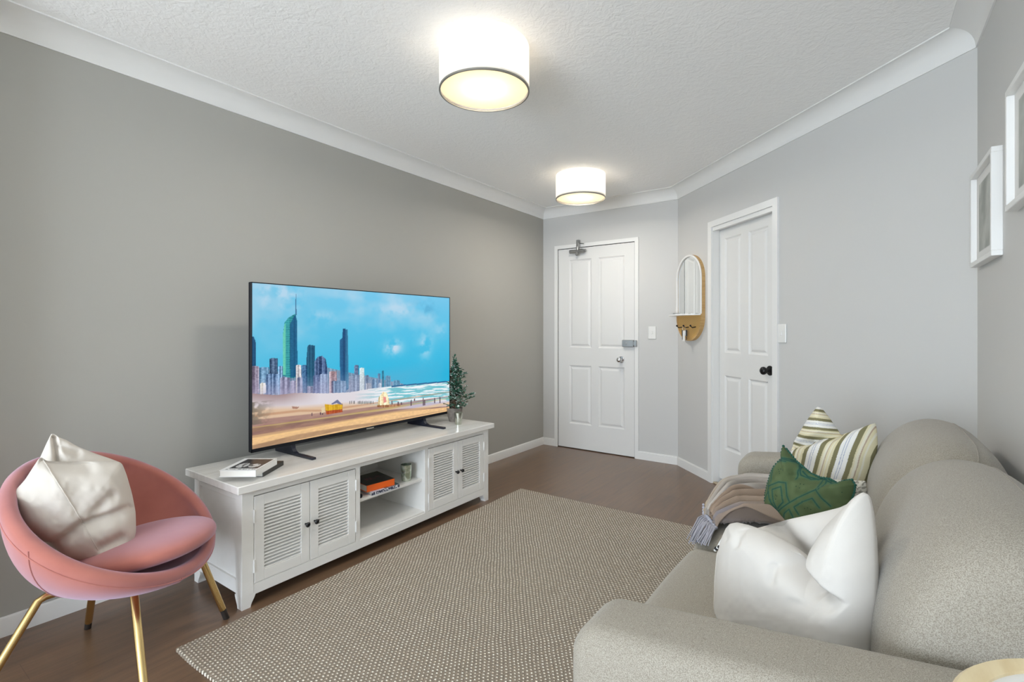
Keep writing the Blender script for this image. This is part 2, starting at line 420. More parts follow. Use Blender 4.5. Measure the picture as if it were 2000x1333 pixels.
b.lathe([(.0001, 0), (.016, 0), (.018, .006), (.012, .012), (.0001, .012)], (.428, L_FAR-.055, 1.955), 18, (np.array([1.,0,0]), np.array([0,0,1.]), np.array([0,-1.,0])))
b.build('closer_arm', M['steel'], cl, True)

# second door in the diagonal wall, set back in its frame
d2 = empty('door_2', diag(D2S0, 0, 0)); structure(d2)
REC = .055
b = MB(); gm = lambda p: diag(D2S0+.006+p[0], REC+p[1], .04+p[2]); W2 = D2S1-D2S0-.012; H2 = D2Z-.046
q = lambda s: s - D2S0 - .006
slab(b, W2, H2, .036, [(q(.610), q(.808), .24, .81), (q(.895), q(1.098), .24, .81), (q(.610), q(.808), .985, 1.865), (q(.895), q(1.098), .985, 1.865)], gm)
b.build('door_panel', M['door'], d2)
b = MB()
for s0, s1 in ((D2S0-.046, D2S0), (D2S1, D2S1+.046)): b.box((s0, -.014, 0), (s1, .001, D2Z), dmap)
b.box((D2S0-.046, -.014, D2Z), (D2S1+.046, .001, D2Z+.046), dmap)
for s0, s1 in ((D2S0-.001, D2S0+.004), (D2S1-.004, D2S1+.001)): b.box((s0, 0, 0), (s1, .119, D2Z), dmap)
b.box((D2S0, 0, D2Z-.005), (D2S1, .119, D2Z+.001), dmap)
b.box((D2S0, 0, D2Z-.03), (D2S1, .03, D2Z-.005), dmap)
b.build('door_frame', M['trim'], d2)
b = MB(); b.box((D2S0, .10, 0), (D2S1, .118, D2Z), dmap); b.build('door_gap_shade', M['dark'], d2)  # dark sheet standing for the shade behind this door
b = MB(); b.box((D2S0, .0, 0), (D2S1, .035, .012), dmap, bev=.004); b.build('door_threshold', mat('beige_threshold', rgb(176,160,136), .5), d2)
b = MB(); c = diag(1.118, REC, .927); knob_mb(b, c, (-NN[0], -NN[1], 0), .027, .028, .033); b.build('door_knob', M['black'], d2, True)

# ------------------------------------------------------------------ light switches
def switch(name, mp, w, h, label):
    o = empty(name, mp((0, 0, 0)), label, 'light switch')
    b = MB(); b.box((-w/2, -.009, -h/2), (w/2, 0, h/2), mp, bev=.003); b.build('switch_plate', M['switch'], o)
    b = MB(); b.box((-.008, -.013, -.013), (.008, -.008, .013), mp, bev=.002); b.build('switch_rocker', M['switch'], o)
switch('light_switch', lambda p: (1.172+p[0], L_FAR+p[1], 1.175+p[2]), .072, .115, 'white rectangular light switch on the far wall between entry door and arched mirror')
switch('light_switch', lambda p: diag(1.302+p[0], p[1], 1.178+p[2]), .076, .118, 'white rectangular light switch on the angled wall right of the black-knobbed door')

# ------------------------------------------------------------------ ceiling lights
M['shade'] = mat('white_linen_shade', rgb(245,243,238), .9, bump=(500,.2,.001)); 
def translucent(m, col, w):
    nt = m.node_tree; b = nt.nodes['Principled BSDF']; o = [n for n in nt.nodes if n.type == 'OUTPUT_MATERIAL'][0]
    t = nt.nodes.new('ShaderNodeBsdfTranslucent'); t.inputs[0].default_value = col
    x = nt.nodes.new('ShaderNodeMixShader'); x.inputs[0].default_value = w
    nt.links.new(b.outputs[0], x.inputs[1]); nt.links.new(t.outputs[0], x.inputs[2]); nt.links.new(x.outputs[0], o.inputs[0])
translucent(M['shade'], (.96,.96,.97,1), .5)
M['diffuser'] = mat('opal_diffuser', rgb(250,240,220), .4); translucent(M['diffuser'], (.8,.76,.68,1), .6)
M['shade_trim'] = mat('grey_metal_shade_ring', rgb(150,146,138), .35, .6)
M['bulb'] = mat('warm_bulb_glass', (1,.9,.75,1), .3, emit=((1,.85,.62,1), 20))
def ceiling_light(x, y, label):
    z0, z1, r = 2.265, 2.4585, .2
    o = empty('ceiling_light', (x, y, ZT), label, 'ceiling light', 'round drum ceiling lights')
    b = MB(); b.lathe([(r, z0), (r, z1), (r-.003, z1), (r-.003, z0)], (x, y, 0), 72); b.build('lamp_shade', M['shade'], o, True)
    b = MB(); b.lathe([(.0001, z0+.012), (r-.004, z0+.012), (r-.004, z0+.016), (.0001, z0+.016)], (x, y, 0), 72); b.build('diffuser', M['diffuser'], o, True)
    b = MB(); b.lathe([(r+.0015, z0-.002), (r+.0015, z0+.006), (r-.005, z0+.006), (r-.005, z0-.002), (r+.0015, z0-.002)], (x, y, 0), 72); b.build('shade_ring', M['shade_trim'], o, True)
    b = MB(); b.lathe([(.0001, ZT), (.06, ZT), (.06, ZT-.022), (.0001, ZT-.022)], (x, y, 0), 32)
    for k in range(3):
        a = k*2*math.pi/3+.4; b.tube([(x, y, ZT-.012), (x+(r-.002)*math.cos(a), y+(r-.002)*math.sin(a), ZT-.012)], .003, 6)
    b.build('ceiling_mount', M['trim'], o, True)
    b = MB(); b.sphere((x, y, z0+.004), .007, 8, (1,1,.8)); b.build('finial', M['trim'], o, True)
    b = MB(); b.sphere((x, y, z0+.105), .03, 10, (1,1,1.1)); b.tube([(x, y, z0+.13), (x, y, ZT-.02)], .014, 12); b.build('bulb', M['bulb'], o, True)
    l = bpy.data.lights.new('bulb_light', 'POINT'); l.energy = LAMP_W; l.color = (1, .95, .88); l.shadow_soft_size = .035
    l2 = bpy.data.lights.new('diffuser_glow', 'AREA'); l2.shape = 'DISK'; l2.size = .24; l2.energy = LAMP_DOWN; l2.color = (1, .95, .88)
    g_ = bpy.data.objects.new('diffuser_glow', l2); COL.objects.link(g_); g_.parent = o; g_.matrix_parent_inverse = Matrix.Translation(-Vector(o.location)); g_.location = (x, y, z0+.009)
    lo_ = bpy.data.objects.new('bulb_light', l); COL.objects.link(lo_); lo_.parent = o; lo_.matrix_parent_inverse = Matrix.Translation(-Vector(o.location)); lo_.location = (x, y, z0+.065)
ceiling_light(1.368, 1.752, 'nearer of the two white drum ceiling lights, warm diffuser, large at top centre')
ceiling_light(.873, 3.635, 'farther of the two white drum ceiling lights, hanging close to the entry door')

# ------------------------------------------------------------------ rug
def rug():
    x0, x1, y0, y1 = .655, 2.26, .80, 3.095
    m = bpy.data.materials.new('knotted_wool_rug'); m.use_nodes = True; nt = m.node_tree; L = nt.links.new
    b = nt.nodes['Principled BSDF']; b.inputs['Roughness'].default_value = .95; b.inputs['Sheen Weight'].default_value = .1; b.inputs['Specular IOR Level'].default_value = .1
    tc = nt.nodes.new('ShaderNodeTexCoord'); sp = nt.nodes.new('ShaderNodeSeparateXYZ'); 
    wn = nt.nodes.new('ShaderNodeTexNoise'); wn.inputs['Scale'].default_value = 9; wn.inputs['Detail'].default_value = 2; L(tc.outputs['Object'], wn.inputs[0])
    wm = nt.nodes.new('ShaderNodeVectorMath'); wm.operation = 'MULTIPLY_ADD'; L(wn.outputs[1], wm.inputs[0]); wm.inputs[1].default_value = (.014,.014,0); L(tc.outputs['Object'], wm.inputs[2])
    L(wm.outputs[0], sp.inputs[0])
    def mth(op, a, c=None, d=None):
        k = nt.nodes.new('ShaderNodeMath'); k.operation = op
        for i, s_ in enumerate((a, c, d)):
            if s_ is None: continue
            if isinstance(s_, (int, float)): k.inputs[i].default_value = s_
            else: L(s_, k.inputs[i])
        return k.outputs[0]
    px, py = .0185, .0125
    row = mth('DIVIDE', sp.outputs[1], py); rf = mth('FLOOR', row); odd = mth('MODULO', mth('ABSOLUTE', rf), 2.0)
    cx = mth('ADD', mth('DIVIDE', sp.outputs[0], px), mth('MULTIPLY', odd, .5))
    fx = mth('SUBTRACT', mth('FRACT', cx), .5); fy = mth('SUBTRACT', mth('FRACT', row), .5)
    d2 = mth('ADD', mth('POWER', mth('ABSOLUTE', mth('MULTIPLY', fx, 1.0)), 2.0), mth('POWER', mth('ABSOLUTE', mth('MULTIPLY', fy, .8)), 2.0))
    dist = mth('SQRT', d2)
    knot = nt.nodes.new('ShaderNodeMapRange'); knot.interpolation_type = 'SMOOTHSTEP'
    knot.inputs[1].default_value = .36; knot.inputs[2].default_value = .13; L(dist, knot.inputs[0])
    cell = nt.nodes.new('ShaderNodeCombineXYZ'); L(mth('FLOOR', cx), cell.inputs[0]); L(rf, cell.inputs[1])
    wh = nt.nodes.new('ShaderNodeTexWhiteNoise'); L(cell.outputs[0], wh.inputs[0])
    c1 = nt.nodes.new('ShaderNodeMix'); c1.data_type = 'RGBA'; L(wh.outputs[0], c1.inputs[0]); c1.inputs[6].default_value = rgb(222,208,188); c1.inputs[7].default_value = rgb(252,244,228)
    n2 = nt.nodes.new('ShaderNodeTexNoise'); n2.inputs['Scale'].default_value = 160; L(tc.outputs['Object'], n2.inputs[0])
    c0 = nt.nodes.new('ShaderNodeMix'); c0.data_type = 'RGBA'; L(n2.outputs[0], c0.inputs[0]); c0.inputs[6].default_value = rgb(98,87,74); c0.inputs[7].default_value = rgb(166,152,134)
    mx = nt.nodes.new('ShaderNodeMix'); mx.data_type = 'RGBA'; L(knot.outputs[0], mx.inputs[0]); L(c0.outputs[2], mx.inputs[6]); L(c1.outputs[2], mx.inputs[7])
    L(mx.outputs[2], b.inputs['Base Color'])
    bp = nt.nodes.new('ShaderNodeBump'); bp.inputs['Strength'].default_value = 1; bp.inputs['Distance'].default_value = .006
    L(knot.outputs[0], bp.inputs['Height']); L(bp.outputs[0], b.inputs['Normal'])
    # body with scalloped edge loops
    px_n = int((x1-x0)/.0185); py_n = int((y1-y0)/.0125)
    out = []
    K = 6
    def edge(a, c_, n, nx, ny):
        for i in range(n):
            for k in range(K):
                t = (i + k/K)/n; bulge = .0035*abs(math.sin(math.pi*(k/K))) + .003*math.sin(t*23)
                out.append((a[0]+(c_[0]-a[0])*t + nx*bulge, a[1]+(c_[1]-a[1])*t + ny*bulge))
    edge((x0,y0),(x1,y0),px_n,0,-1); edge((x1,y0),(x1,y1),py_n,1,0); edge((x1,y1),(x0,y1),px_n,0,1); edge((x0,y1),(x0,y0),py_n,-1,0)
    n = len(out); cxy = np.array([(x0+x1)/2, (y0+y1)/2]); v = []; f = []
    for (ins, z) in ((.001, .0), (0, .004), (.001, .009), (.006, .0125), (.03, .013)):
        for (X, Y) in out:
            X2 = min(max(X, x0+ins), x1-ins) if ins > .002 else X; Y2 = min(max(Y, y0+ins), y1-ins) if ins > .002 else Y
            v.append((X2, Y2, z))
    for r in range(4):
        for k in range(n): f.append((r*n+k, r*n+(k+1) % n, (r+1)*n+(k+1) % n, (r+1)*n+k))
    f.append(tuple(4*n+k for k in range(n)))
    o = mesh('area_rug', v, f, m, None, False)
    tag(o, 'large woven wool rug with cream knots on taupe, laid on the dark floor', 'rug')
rug()

# ------------------------------------------------------------------ television cabinet
CX0, CX1, CY0, CY1 = .14, .588, 1.073, 2.782      # body
CZ = .54
cab = empty('television_cabinet', (.36, 1.93, 0), 'long white low cabinet with louvred doors and open middle shelf below the television', 'cabinet')
b = MB(); b.box((.115, 1.043, CZ-.034), (.617, 2.815, CZ), bev=.003); b.build('cabinet_top', M['cabinet_top'], cab)
b = MB()
b.box((CX0, CY0+.006, .095), (CX0+.012, CY1-.006, CZ-.034))                     # back
b.box((CX0, CY0+.006, .085), (CX1-.004, CY1-.006, .103))                        # bottom board
for y in (1.668, 2.164): b.box((CX0, y, .09), (CX1-.004, y+.016, CZ-.034))      # dividers
b.build('carcass', M['cabinet'], cab)
for y, s in ((CY0, 1), (CY1, -1)):                                              # framed end panels
    b = MB(); b.box((CX0+.05, y+s*.012, .07), (CX1-.05, y+s*.02, CZ-.036))
    b.box((CX0+.05, y+s*.001, .06), (CX1-.05, y+s*.018, .118), bev=.002); b.box((CX0+.05, y+s*.001, CZ-.075), (CX1-.05, y+s*.018, CZ-.035), bev=.002)
    b.build('end_panel', M['cabinet'], cab)
def cab_leg(x, y, sx, sy):
    """corner post with a curved foot bracket"""
    b = MB(); w = .052
    b.box((x, y, .0) if False else (x, y, .055), (x+sx*w, y+sy*w, CZ-.034), bev=.0015)
    # foot tapering with a curve
    n = 6; v = []; 
    for k in range(n+1):
        t = k/n; e = w + .008 - .022*math.sin(t*math.pi/2)**2 if True else w
        z = .056*(1-t)
        v += [(x, y, z), (x+sx*e, y, z), (x+sx*e, y+sy*e, z), (x, y+sy*e, z)]
    f = [(4*k+j, 4*k+(j+1) % 4, 4*k+4+(j+1) % 4, 4*k+4+j) for k in range(n) for j in range(4)] + [(0,1,2,3), tuple(4*n+j for j in range(4))]
    b.add(v, f)
    b.build('leg', M['cabinet'], cab)
cab_leg(CX1, CY0, -1, 1); cab_leg(CX1, CY1, -1, -1); cab_leg(CX0, CY0, 1, 1); cab_leg(CX0, CY1, 1, -1)
b = MB(); xf = CX1
b.box((xf-.02, CY0+.05, .048), (xf-.001, CY1-.05, .093), bev=.001)               # bottom rail
b.box((xf-.02, CY0+.05, CZ-.062), (xf-.001, CY1-.05, CZ-.034), bev=.001)          # top rail
for y0, y1 in ((1.658, 1.686), (2.160, 2.188)): b.box((xf-.02, y0, .09), (xf-.001, y1, CZ-.06), bev=.001)
b.build('face_frame', M['cabinet'], cab)
b = MB(); b.box((CX0+.012, 1.684, .281), (xf-.03, 2.164, .295), bev=.001); b.build('shelf', M['cabinet'], cab)
def cab_door(y0, y1, hinge_low):
    z0, z1 = .097, .474; x = CX1
    o = MB(); st = .044
    o.box((x-.019, y0, z0), (x+.001, y0+st, z1), bev=.0015); o.box((x-.019, y1-st, z0), (x+.001, y1, z1), bev=.0015)
    o.box((x-.019, y0+st, z0), (x+.001, y1-st, z0+.046), bev=.0015); o.box((x-.019, y0+st, z1-.046), (x+.001, y1-st, z1), bev=.0015)
    d = o.build('door', M['cabinet'], cab)
    s = MB(); a, c_ = z0+.046, z1-.046; n = 19; ph = (c_-a)/n
    for k in range(n):
        zc = a + (k+.5)*ph
        s.add([(x-.017, y0+st-.002, zc+ph*.40), (x-.017, y1-st+.002, zc+ph*.40), (x+.0005, y1-st+.002, zc-ph*.22), (x+.0005, y0+st-.002, zc-ph*.22),
               (x-.018, y0+st-.002, zc+ph*.12), (x-.018, y1-st+.002, zc+ph*.12), (x-.0005, y1-st+.002, zc-ph*.48), (x-.0005, y0+st-.002, zc-ph*.48)],
              [(0,1,2,3),(4,7,6,5),(3,2,6,7),(0,4,5,1),(0,3,7,4),(1,5,6,2)])
    s.build('louvre_panel', M['cabinet'], d)
    ky = (y1-.022) if hinge_low else (y0+.022)
    k = MB(); k.lathe([(.0045, 0), (.004, .012), (.011, .017), (.012, .022), (.008, .027), (.0001, .028)], (x+.001, ky, .279), 20, (np.array([0,1.,0]), np.array([0,0,1.]), np.array([1.,0,0])))
    k.build('knob', M['black'], d, True)
    hy = y0-.002 if hinge_low else y1+.002
    for z in (.145, .362):
        h = MB(); h.tube([(x+.003, hy, z), (x+.003, hy, z+.056)], .0045, 10); h.build('hinge', M['trim'], d, True)
cab_door(1.127, 1.392, True); cab_door(1.395, 1.655, False); cab_door(2.191, 2.458, True); cab_door(2.461, 2.727, False)

# ------------------------------------------------------------------ television
TX = .30
TY0, TY1 = 1.262, 2.700; TZ0, TZ1 = .595, 1.437
tv = empty('television', (.28, 1.98, CZ), 'large flat television on the white cabinet showing a beach city skyline', 'television')
b = MB(); b.box((TX-.03, TY0, TZ0), (TX-.004, TY1, TZ1), bev=.003)
e = .005
for a, c_ in (((TY0, TZ0), (TY1, TZ0+.018)), ((TY0, TZ1-e), (TY1, TZ1)), ((TY0, TZ0), (TY0+e, TZ1)), ((TY1-e, TZ0), (TY1, TZ1))):
    b.box((TX-.006, a[0], a[1]), (TX, c_[0], c_[1]), bev=.001)
b.box((TX-.055, TY0+.25, TZ0+.03), (TX-.028, TY1-.25, TZ1-.3), bev=.01)
b.build('bezel', M['black_plastic'], tv)
for y in (1.49, 2.455):
    b = MB()
    b.box((.13, y-.012, CZ), (.475, y+.012, CZ+.012), bev=.002)                    # bar along the cabinet
    prof = [(.13, CZ+.01), (.33, CZ+.01), (.305, CZ+.018), (.292, CZ+.032), (.288, CZ+.05), (.287, TZ0+.02), (.262, TZ0+.02), (.235, CZ+.045), (.19, CZ+.028), (.13, CZ+.022)]
    v = [(x, y-.011, z) for x, z in prof] + [(x, y+.011, z) for x, z in prof]; n = len(prof)
    b.add(v, [tuple(range(n)), tuple(range(2*n-1, n-1, -1))] + [(k, (k+1) % n, n+(k+1) % n, n+k) for k in range(n)])
    b.build('stand_foot', mat('navy_black_plastic', (.012,.014,.026,1), .4), tv)
b = MB(); b.box((TX, 1.955, TZ0+.004), (TX+.0015, 2.01, TZ0+.011)); b.build('maker_badge', mat('silver_badge', rgb(150,145,135), .4), tv)

def tv_uv(cx, cy):
    """crop coordinates of the traced screen -> (u, v) on the screen, 0..1 from the left and from the top"""
    p = at(490 + cx*390/1733, 560 + cy*300/1333, (1, 0, 0), TX); return ((p[1]-TY0)/(TY1-TY0), (TZ1-p[2])/(TZ1-TZ0))
def screen():
    W, H = 560, 328
    U, V = np.meshgrid((np.arange(W)+.5)/W, (np.arange(H)+.5)/H)
    C = lambda *c: np.array(c, float)/255
    img = np.zeros((H, W, 3))
    top, mid = C(118,200,236), C(34,182,224)
    hz = .66
    k = np.clip(V/hz, 0, 1)[..., None]; img[:] = top*(1-k)+mid*k
    left = np.clip(1-U/.5, 0, 1)[..., None]; img = img*(1-.45*left)+C(120,196,226)*.45*left
    cl = np.clip((fbm(U*6, V*5, 3)-.5)*4, 0, 1)*np.clip(1.25-V/.38, 0, 1); cl = cl[..., None]; img = img*(1-.65*cl)+C(196,218,236)*.65*cl
    for (u, v, ru, rv, s_) in ((.63,.42,.05,.055,.85), (.83,.42,.04,.10,.6), (.10,.06,.09,.09,.6), (.27,.2,.06,.05,.4), (.66,.12,.12,.05,.5), (.83,.1,.07,.06,-.5), (.94,.28,.05,.06,.25)):
        g = np.exp(-(((U-u)/ru)**2+((V-v)/rv)**2))*np.clip((fbm(U*26, V*18, 9)-.33)*3.2, 0, 1)*1.2; g = np.clip(g, 0, 1)[..., None]
        img = img*(1-abs(s_)*g) + (C(214,224,240) if s_ > 0 else C(70,160,205))*abs(s_)*g
    def poly(pts, col, tex=0, sd=1, win=None):
        P = np.array([tv_uv(*p) for p in pts]); x, y = P[:,0], P[:,1]; n = len(P)
        u0, u1, v0, v1 = x.min(), x.max(), y.min(), y.max(); ins = np.zeros((H, W), bool); j = n-1
        for i in range(n):
            c_ = ((y[i] > V) != (y[j] > V)) & (U < (x[j]-x[i])*(V-y[i])/(y[j]-y[i]+1e-12)+x[i]); ins ^= c_; j = i
        cc = np.ones((H, W, 3))*C(*col)
        if tex:
            colx = (vnoise(U*W/2.6, V*0+sd, sd)-.5)*tex*1.3; rowy = (vnoise(U*W/3, V*H/2.2, sd+5)-.5)*tex*.55
            cc = cc + (colx+rowy)[..., None]
        if win is not None:
            ww = ((np.floor(V*H/2.4) % 2) == 0)[..., None]; cc = np.where(ww, cc, cc*.55+C(*win)*.45)
        img[ins] = np.clip(cc, 0, 1)[ins]
    # haze and low city
    poly([(0,700),(280,760),(600,700),(860,760),(1330,860),(1330,1000),(0,1000)], (118,150,176), .18, 4)
    # towers (traced)
    poly([(0,440),(20,440),(38,480),(40,700),(0,710)], (30,84,124), .08, 2)
    poly([(388,60),(392,60),(396,250),(384,250)], (60,110,150))
    poly([(278,790),(276,420),(292,310),(330,268),(386,236),(400,300),(405,800),(340,812)], (28,128,140), .16, 8, (60,190,180))
    poly([(340,800),(336,330),(386,240),(400,300),(405,800)], (10,90,132), .10, 9)
    poly([(278,780),(276,430),(290,330),(302,320),(300,780)], (96,196,170), .1, 3)
    poly([(482,880),(482,640),(492,520),(510,512),(556,520),(560,880)], (22,84,116), .12, 11)
    poly([(776,930),(772,470),(796,450),(798,370),(822,366),(824,378),(842,378),(846,640),(852,900),(820,930)], (16,80,128), .1, 12)
    poly([(820,900),(826,380),(842,378),(852,900)], (50,120,160), .1, 13)
    poly([(550,880),(552,660),(580,620),(620,610),(650,640),(668,740),(668,900)], (72,98,140), .3, 14)
    B = [(0,70,700,(130,120,140)),(70,160,710,(92,134,168)),(160,235,630,(70,96,128)),(130,240,770,(96,128,168)),(78,130,850,(240,236,214)),
         (235,280,700,(110,150,190)),(250,340,800,(128,130,160)),(340,400,830,(150,150,178)),(390,440,690,(196,192,196)),(440,490,690,(70,116,160)),
         (400,450,800,(120,130,160)),(490,540,880,(110,120,150)),(540,600,780,(90,112,156)),(600,670,770,(134,156,190)),(680,750,745,(188,160,166)),(700,740,830,(70,80,110)),
         (720,830,830,(96,140,176)),(850,900,790,(150,170,196)),(900,940,690,(80,104,140)),(880,950,780,(120,144,172)),(945,990,715,(186,206,206)),(995,1030,780,(112,142,170)),
         (1000,1050,850,(178,190,200)),(1056,1100,815,(90,140,176)),(1102,1130,765,(50,96,134)),(1110,1140,850,(170,190,206)),(1140,1162,740,(28,130,160)),(1170,1220,785,(86,150,184)),(1238,1300,825,(70,140,174))]
    for i, (a, c_, t, col) in enumerate(B): poly([(a,t+8),(a+(c_-a)*.3,t),(c_-4,t+4),(c_,940),(a,960)], col, .34, 20+i)
    hb = np.interp(U, [0, .12, .25, .5, .62, .78, 1], [.665, .675, .67, .665, .655, .63, .60])
    hz_ = (np.clip((V-(hb-.10))/.10, 0, 1)*.55*np.clip(1.1-U, 0, 1))[..., None]; img = img*(1-hz_)+C(176,168,196)*hz_
    # sea, foam, beach in (u, v)
    def line(pts, off=0): P = np.array([tv_uv(*p) for p in pts]); return np.interp(U, P[:,0], P[:,1])+off
    city = line([(0,945),(200,960),(420,940),(640,945),(860,935),(1060,900),(1320,866),(1733,830)])
    base_ = V > city
    foam = line([(0,1000),(400,970),(800,950),(1100,905),(1320,870),(1733,838)])
    sea = C(118,196,208)*np.ones((H,W,3)); wv = fbm(U*14, V*95-U*10, 31, 4); wt = np.clip((wv-.40)*7, 0, 1)[..., None]
    sea = sea*(1-wt)+C(240,246,250)*wt
    mist = C(224,218,224)*np.ones((H,W,3)); lm = np.clip((.62-U)/.2, 0, 1)[..., None]; sea = sea*(1-lm)+mist*lm
    dk = np.clip((.26-U)/.14, 0, 1)[..., None]*np.clip(1-(V-city)/.09, 0, 1)[..., None]; sea = sea*(1-.75*dk)+C(142,112,112)*.75*dk
    img[base_] = sea[base_]
    far = base_ & (V < city+.012) & (U > .62); img[far] = C(42,104,150)
    wet = line([(0,1080),(420,1066),(860,1035),(1200,1040),(1733,1010)])
    sm = np.clip((V-wet)/.03+.5, 0, 1)[..., None]; sand = C(222,190,160)*np.ones((H,W,3)); lil = np.clip((U-.62)/.12, 0, 1)[..., None]
    sand = sand*(1-lil)+C(196,186,204)*lil; img = img*(1-sm)+sand*sm
    def band(pts, thick, col, soft=.006, a=1.):
        nonlocal img
        c0 = line(pts); tt = np.interp(U, [0, 1], thick); wgt = np.clip((tt-abs(V-c0))/soft+.5, 0, 1)*a*(.75+.5*(fbm(U*20, V*60, 77)-.3)); wgt = np.clip(wgt, 0, 1)[..., None]
        img = img*(1-wgt)+C(*col)*wgt
    fg = line([(0,1250),(500,1210),(1050,1120),(1733,1055)]); sm = np.clip((V-fg)/.02+.5, 0, 1)[..., None]
    g = C(240,196,142)*np.ones((H,W,3))*(1+.16*(fbm(U*80, V*120, 51)-.5))[..., None]; img = img*(1-sm)+g*sm
    band([(120,1135),(420,1100),(640,1098)], (.008,.004), (188,140,106), a=.7); band([(100,1205),(420,1165),(840,1110),(1150,1065)], (.022,.004), (150,112,108), a=.85)
    band([(0,1270),(400,1205),(660,1170),(820,1140)], (.014,.004), (170,150,70), a=.55)
    band([(0,1300),(420,1235),(860,1160),(1250,1100),(1733,1060)], (.03,.003), (126,92,92), a=.85)
    band([(0,1440),(400,1335),(800,1255),(1100,1210)], (.02,.0), (134,104,84), a=.7)
    band([(0,1340),(300,1290),(700,1218)], (.012,.012), (246,204,140), a=.6)
    gr = (U < .085) & (V > tv_uv(40,1020)[1]) & (V < tv_uv(60,1220)[1]); tx = fbm(U*70, V*60, 61)
    q_ = (np.clip(1-U/.085, 0, 1)*gr*np.clip((tx-.3)*4, 0, 1))[..., None]; img = img*(1-.8*q_)+C(112,104,92)*.8*q_
    # lifeguard huts, boat and walkers
    poly([(640,1040),(700,1046),(800,1035),(795,1085),(650,1105)], (216,168,30), .15, 6); poly([(650,1100),(795,1085),(798,1112),(655,1132)], (176,78,36), .12, 6)
    poly([(700,1035),(752,1000),(800,1045),(770,1042),(745,1030),(700,1046)], (110,116,150)); poly([(610,1075),(640,1068),(645,1110),(615,1120)], (226,206,170))
    poly([(1100,1060),(1112,980),(1150,930),(1180,935),(1200,990),(1210,1060),(1150,1068)], (236,214,168), .35, 7); poly([(1150,975),(1175,975),(1180,1020),(1155,1030)], (232,150,140))
    poly([(1096,1050),(1300,1040),(1300,1056),(1160,1070),(1100,1066)], (170,120,84), .2, 5); poly([(355,1060),(420,1066),(400,1084),(358,1080)], (170,128,110))
    for x in (856,872,894,930,944,958,970,984,998,1010,1024,1040,1060): poly([(x,1012),(x+7,1012),(x+7,1038),(x,1038)], (104,104,104))
    for x, y0_, y1_ in ((1395,1000,1054),(1424,990,1012),(1500,980,1052),(1512,1000,1050),(1600,985,1030),(1646,975,1030),(1228,1010,1040),(1282,1018,1044),(1310,1022,1044),(530,1118,1146),(605,1112,1136),(622,1118,1136)):
        poly([(x-4,y0_),(x+4,y0_),(x+5,y1_),(x-5,y1_)], (96,72,84))
    y = TY0+.0045 + (TY1-TY0-.009)*np.linspace(0, 1, W+1); z = TZ1-.0045 - (TZ1-.0045-TZ0-.017)*np.linspace(0, 1, H+1)
    # vertex grid with one colour per vertex
    yy = TY0+.0045 + (TY1-TY0-.009)*(np.arange(W)/(W-1)); zz = TZ1-.0045 - (TZ1-.0045-TZ0-.017)*(np.arange(H)/(H-1))
    Yg, Zg = np.meshgrid(yy, zz); n = W*H
    verts = np.stack([np.full(n, TX-.0025), Yg.ravel(), Zg.ravel()], 1)
    I = np.arange(n).reshape(H, W); faces = np.stack([I[1:, :-1], I[1:, 1:], I[:-1, 1:], I[:-1, :-1]], -1).reshape(-1, 4)
    me = bpy.data.meshes.new('screen'); nf = len(faces)
    me.vertices.add(n); me.vertices.foreach_set('co', verts.ravel()); me.loops.add(nf*4); me.loops.foreach_set('vertex_index', faces.ravel().astype(np.int32))
    me.polygons.add(nf); me.polygons.foreach_set('loop_start', np.arange(0, nf*4, 4, dtype=np.int32)); me.update(calc_edges=True); me.validate()
    ca = me.color_attributes.new('paint', 'FLOAT_COLOR', 'POINT'); c4 = np.ones((n, 4)); c4[:, :3] = s2l(np.clip(img, 0, 1)).reshape(-1, 3)
    ca.data.foreach_set('color', c4.ravel())
    m = mat('lit_screen', rough=.25, attr='paint', emit=((1,1,1,1), .82)); 
    # a switched-on panel: dark glass that glows
    nt = m.node_tree; bs = nt.nodes['Principled BSDF']
    for l in list(bs.inputs['Base Color'].links): nt.links.remove(l)
    bs.inputs['Base Color'].default_value = (.01,.01,.012,1); bs.inputs['Specular IOR Level'].default_value = .25
    me.materials.append(m); o = bpy.data.objects.new('screen', me); COL.objects.link(o); o.parent = tv; o.matrix_parent_inverse = Matrix.Translation(-Vector(tv.location))
screen()

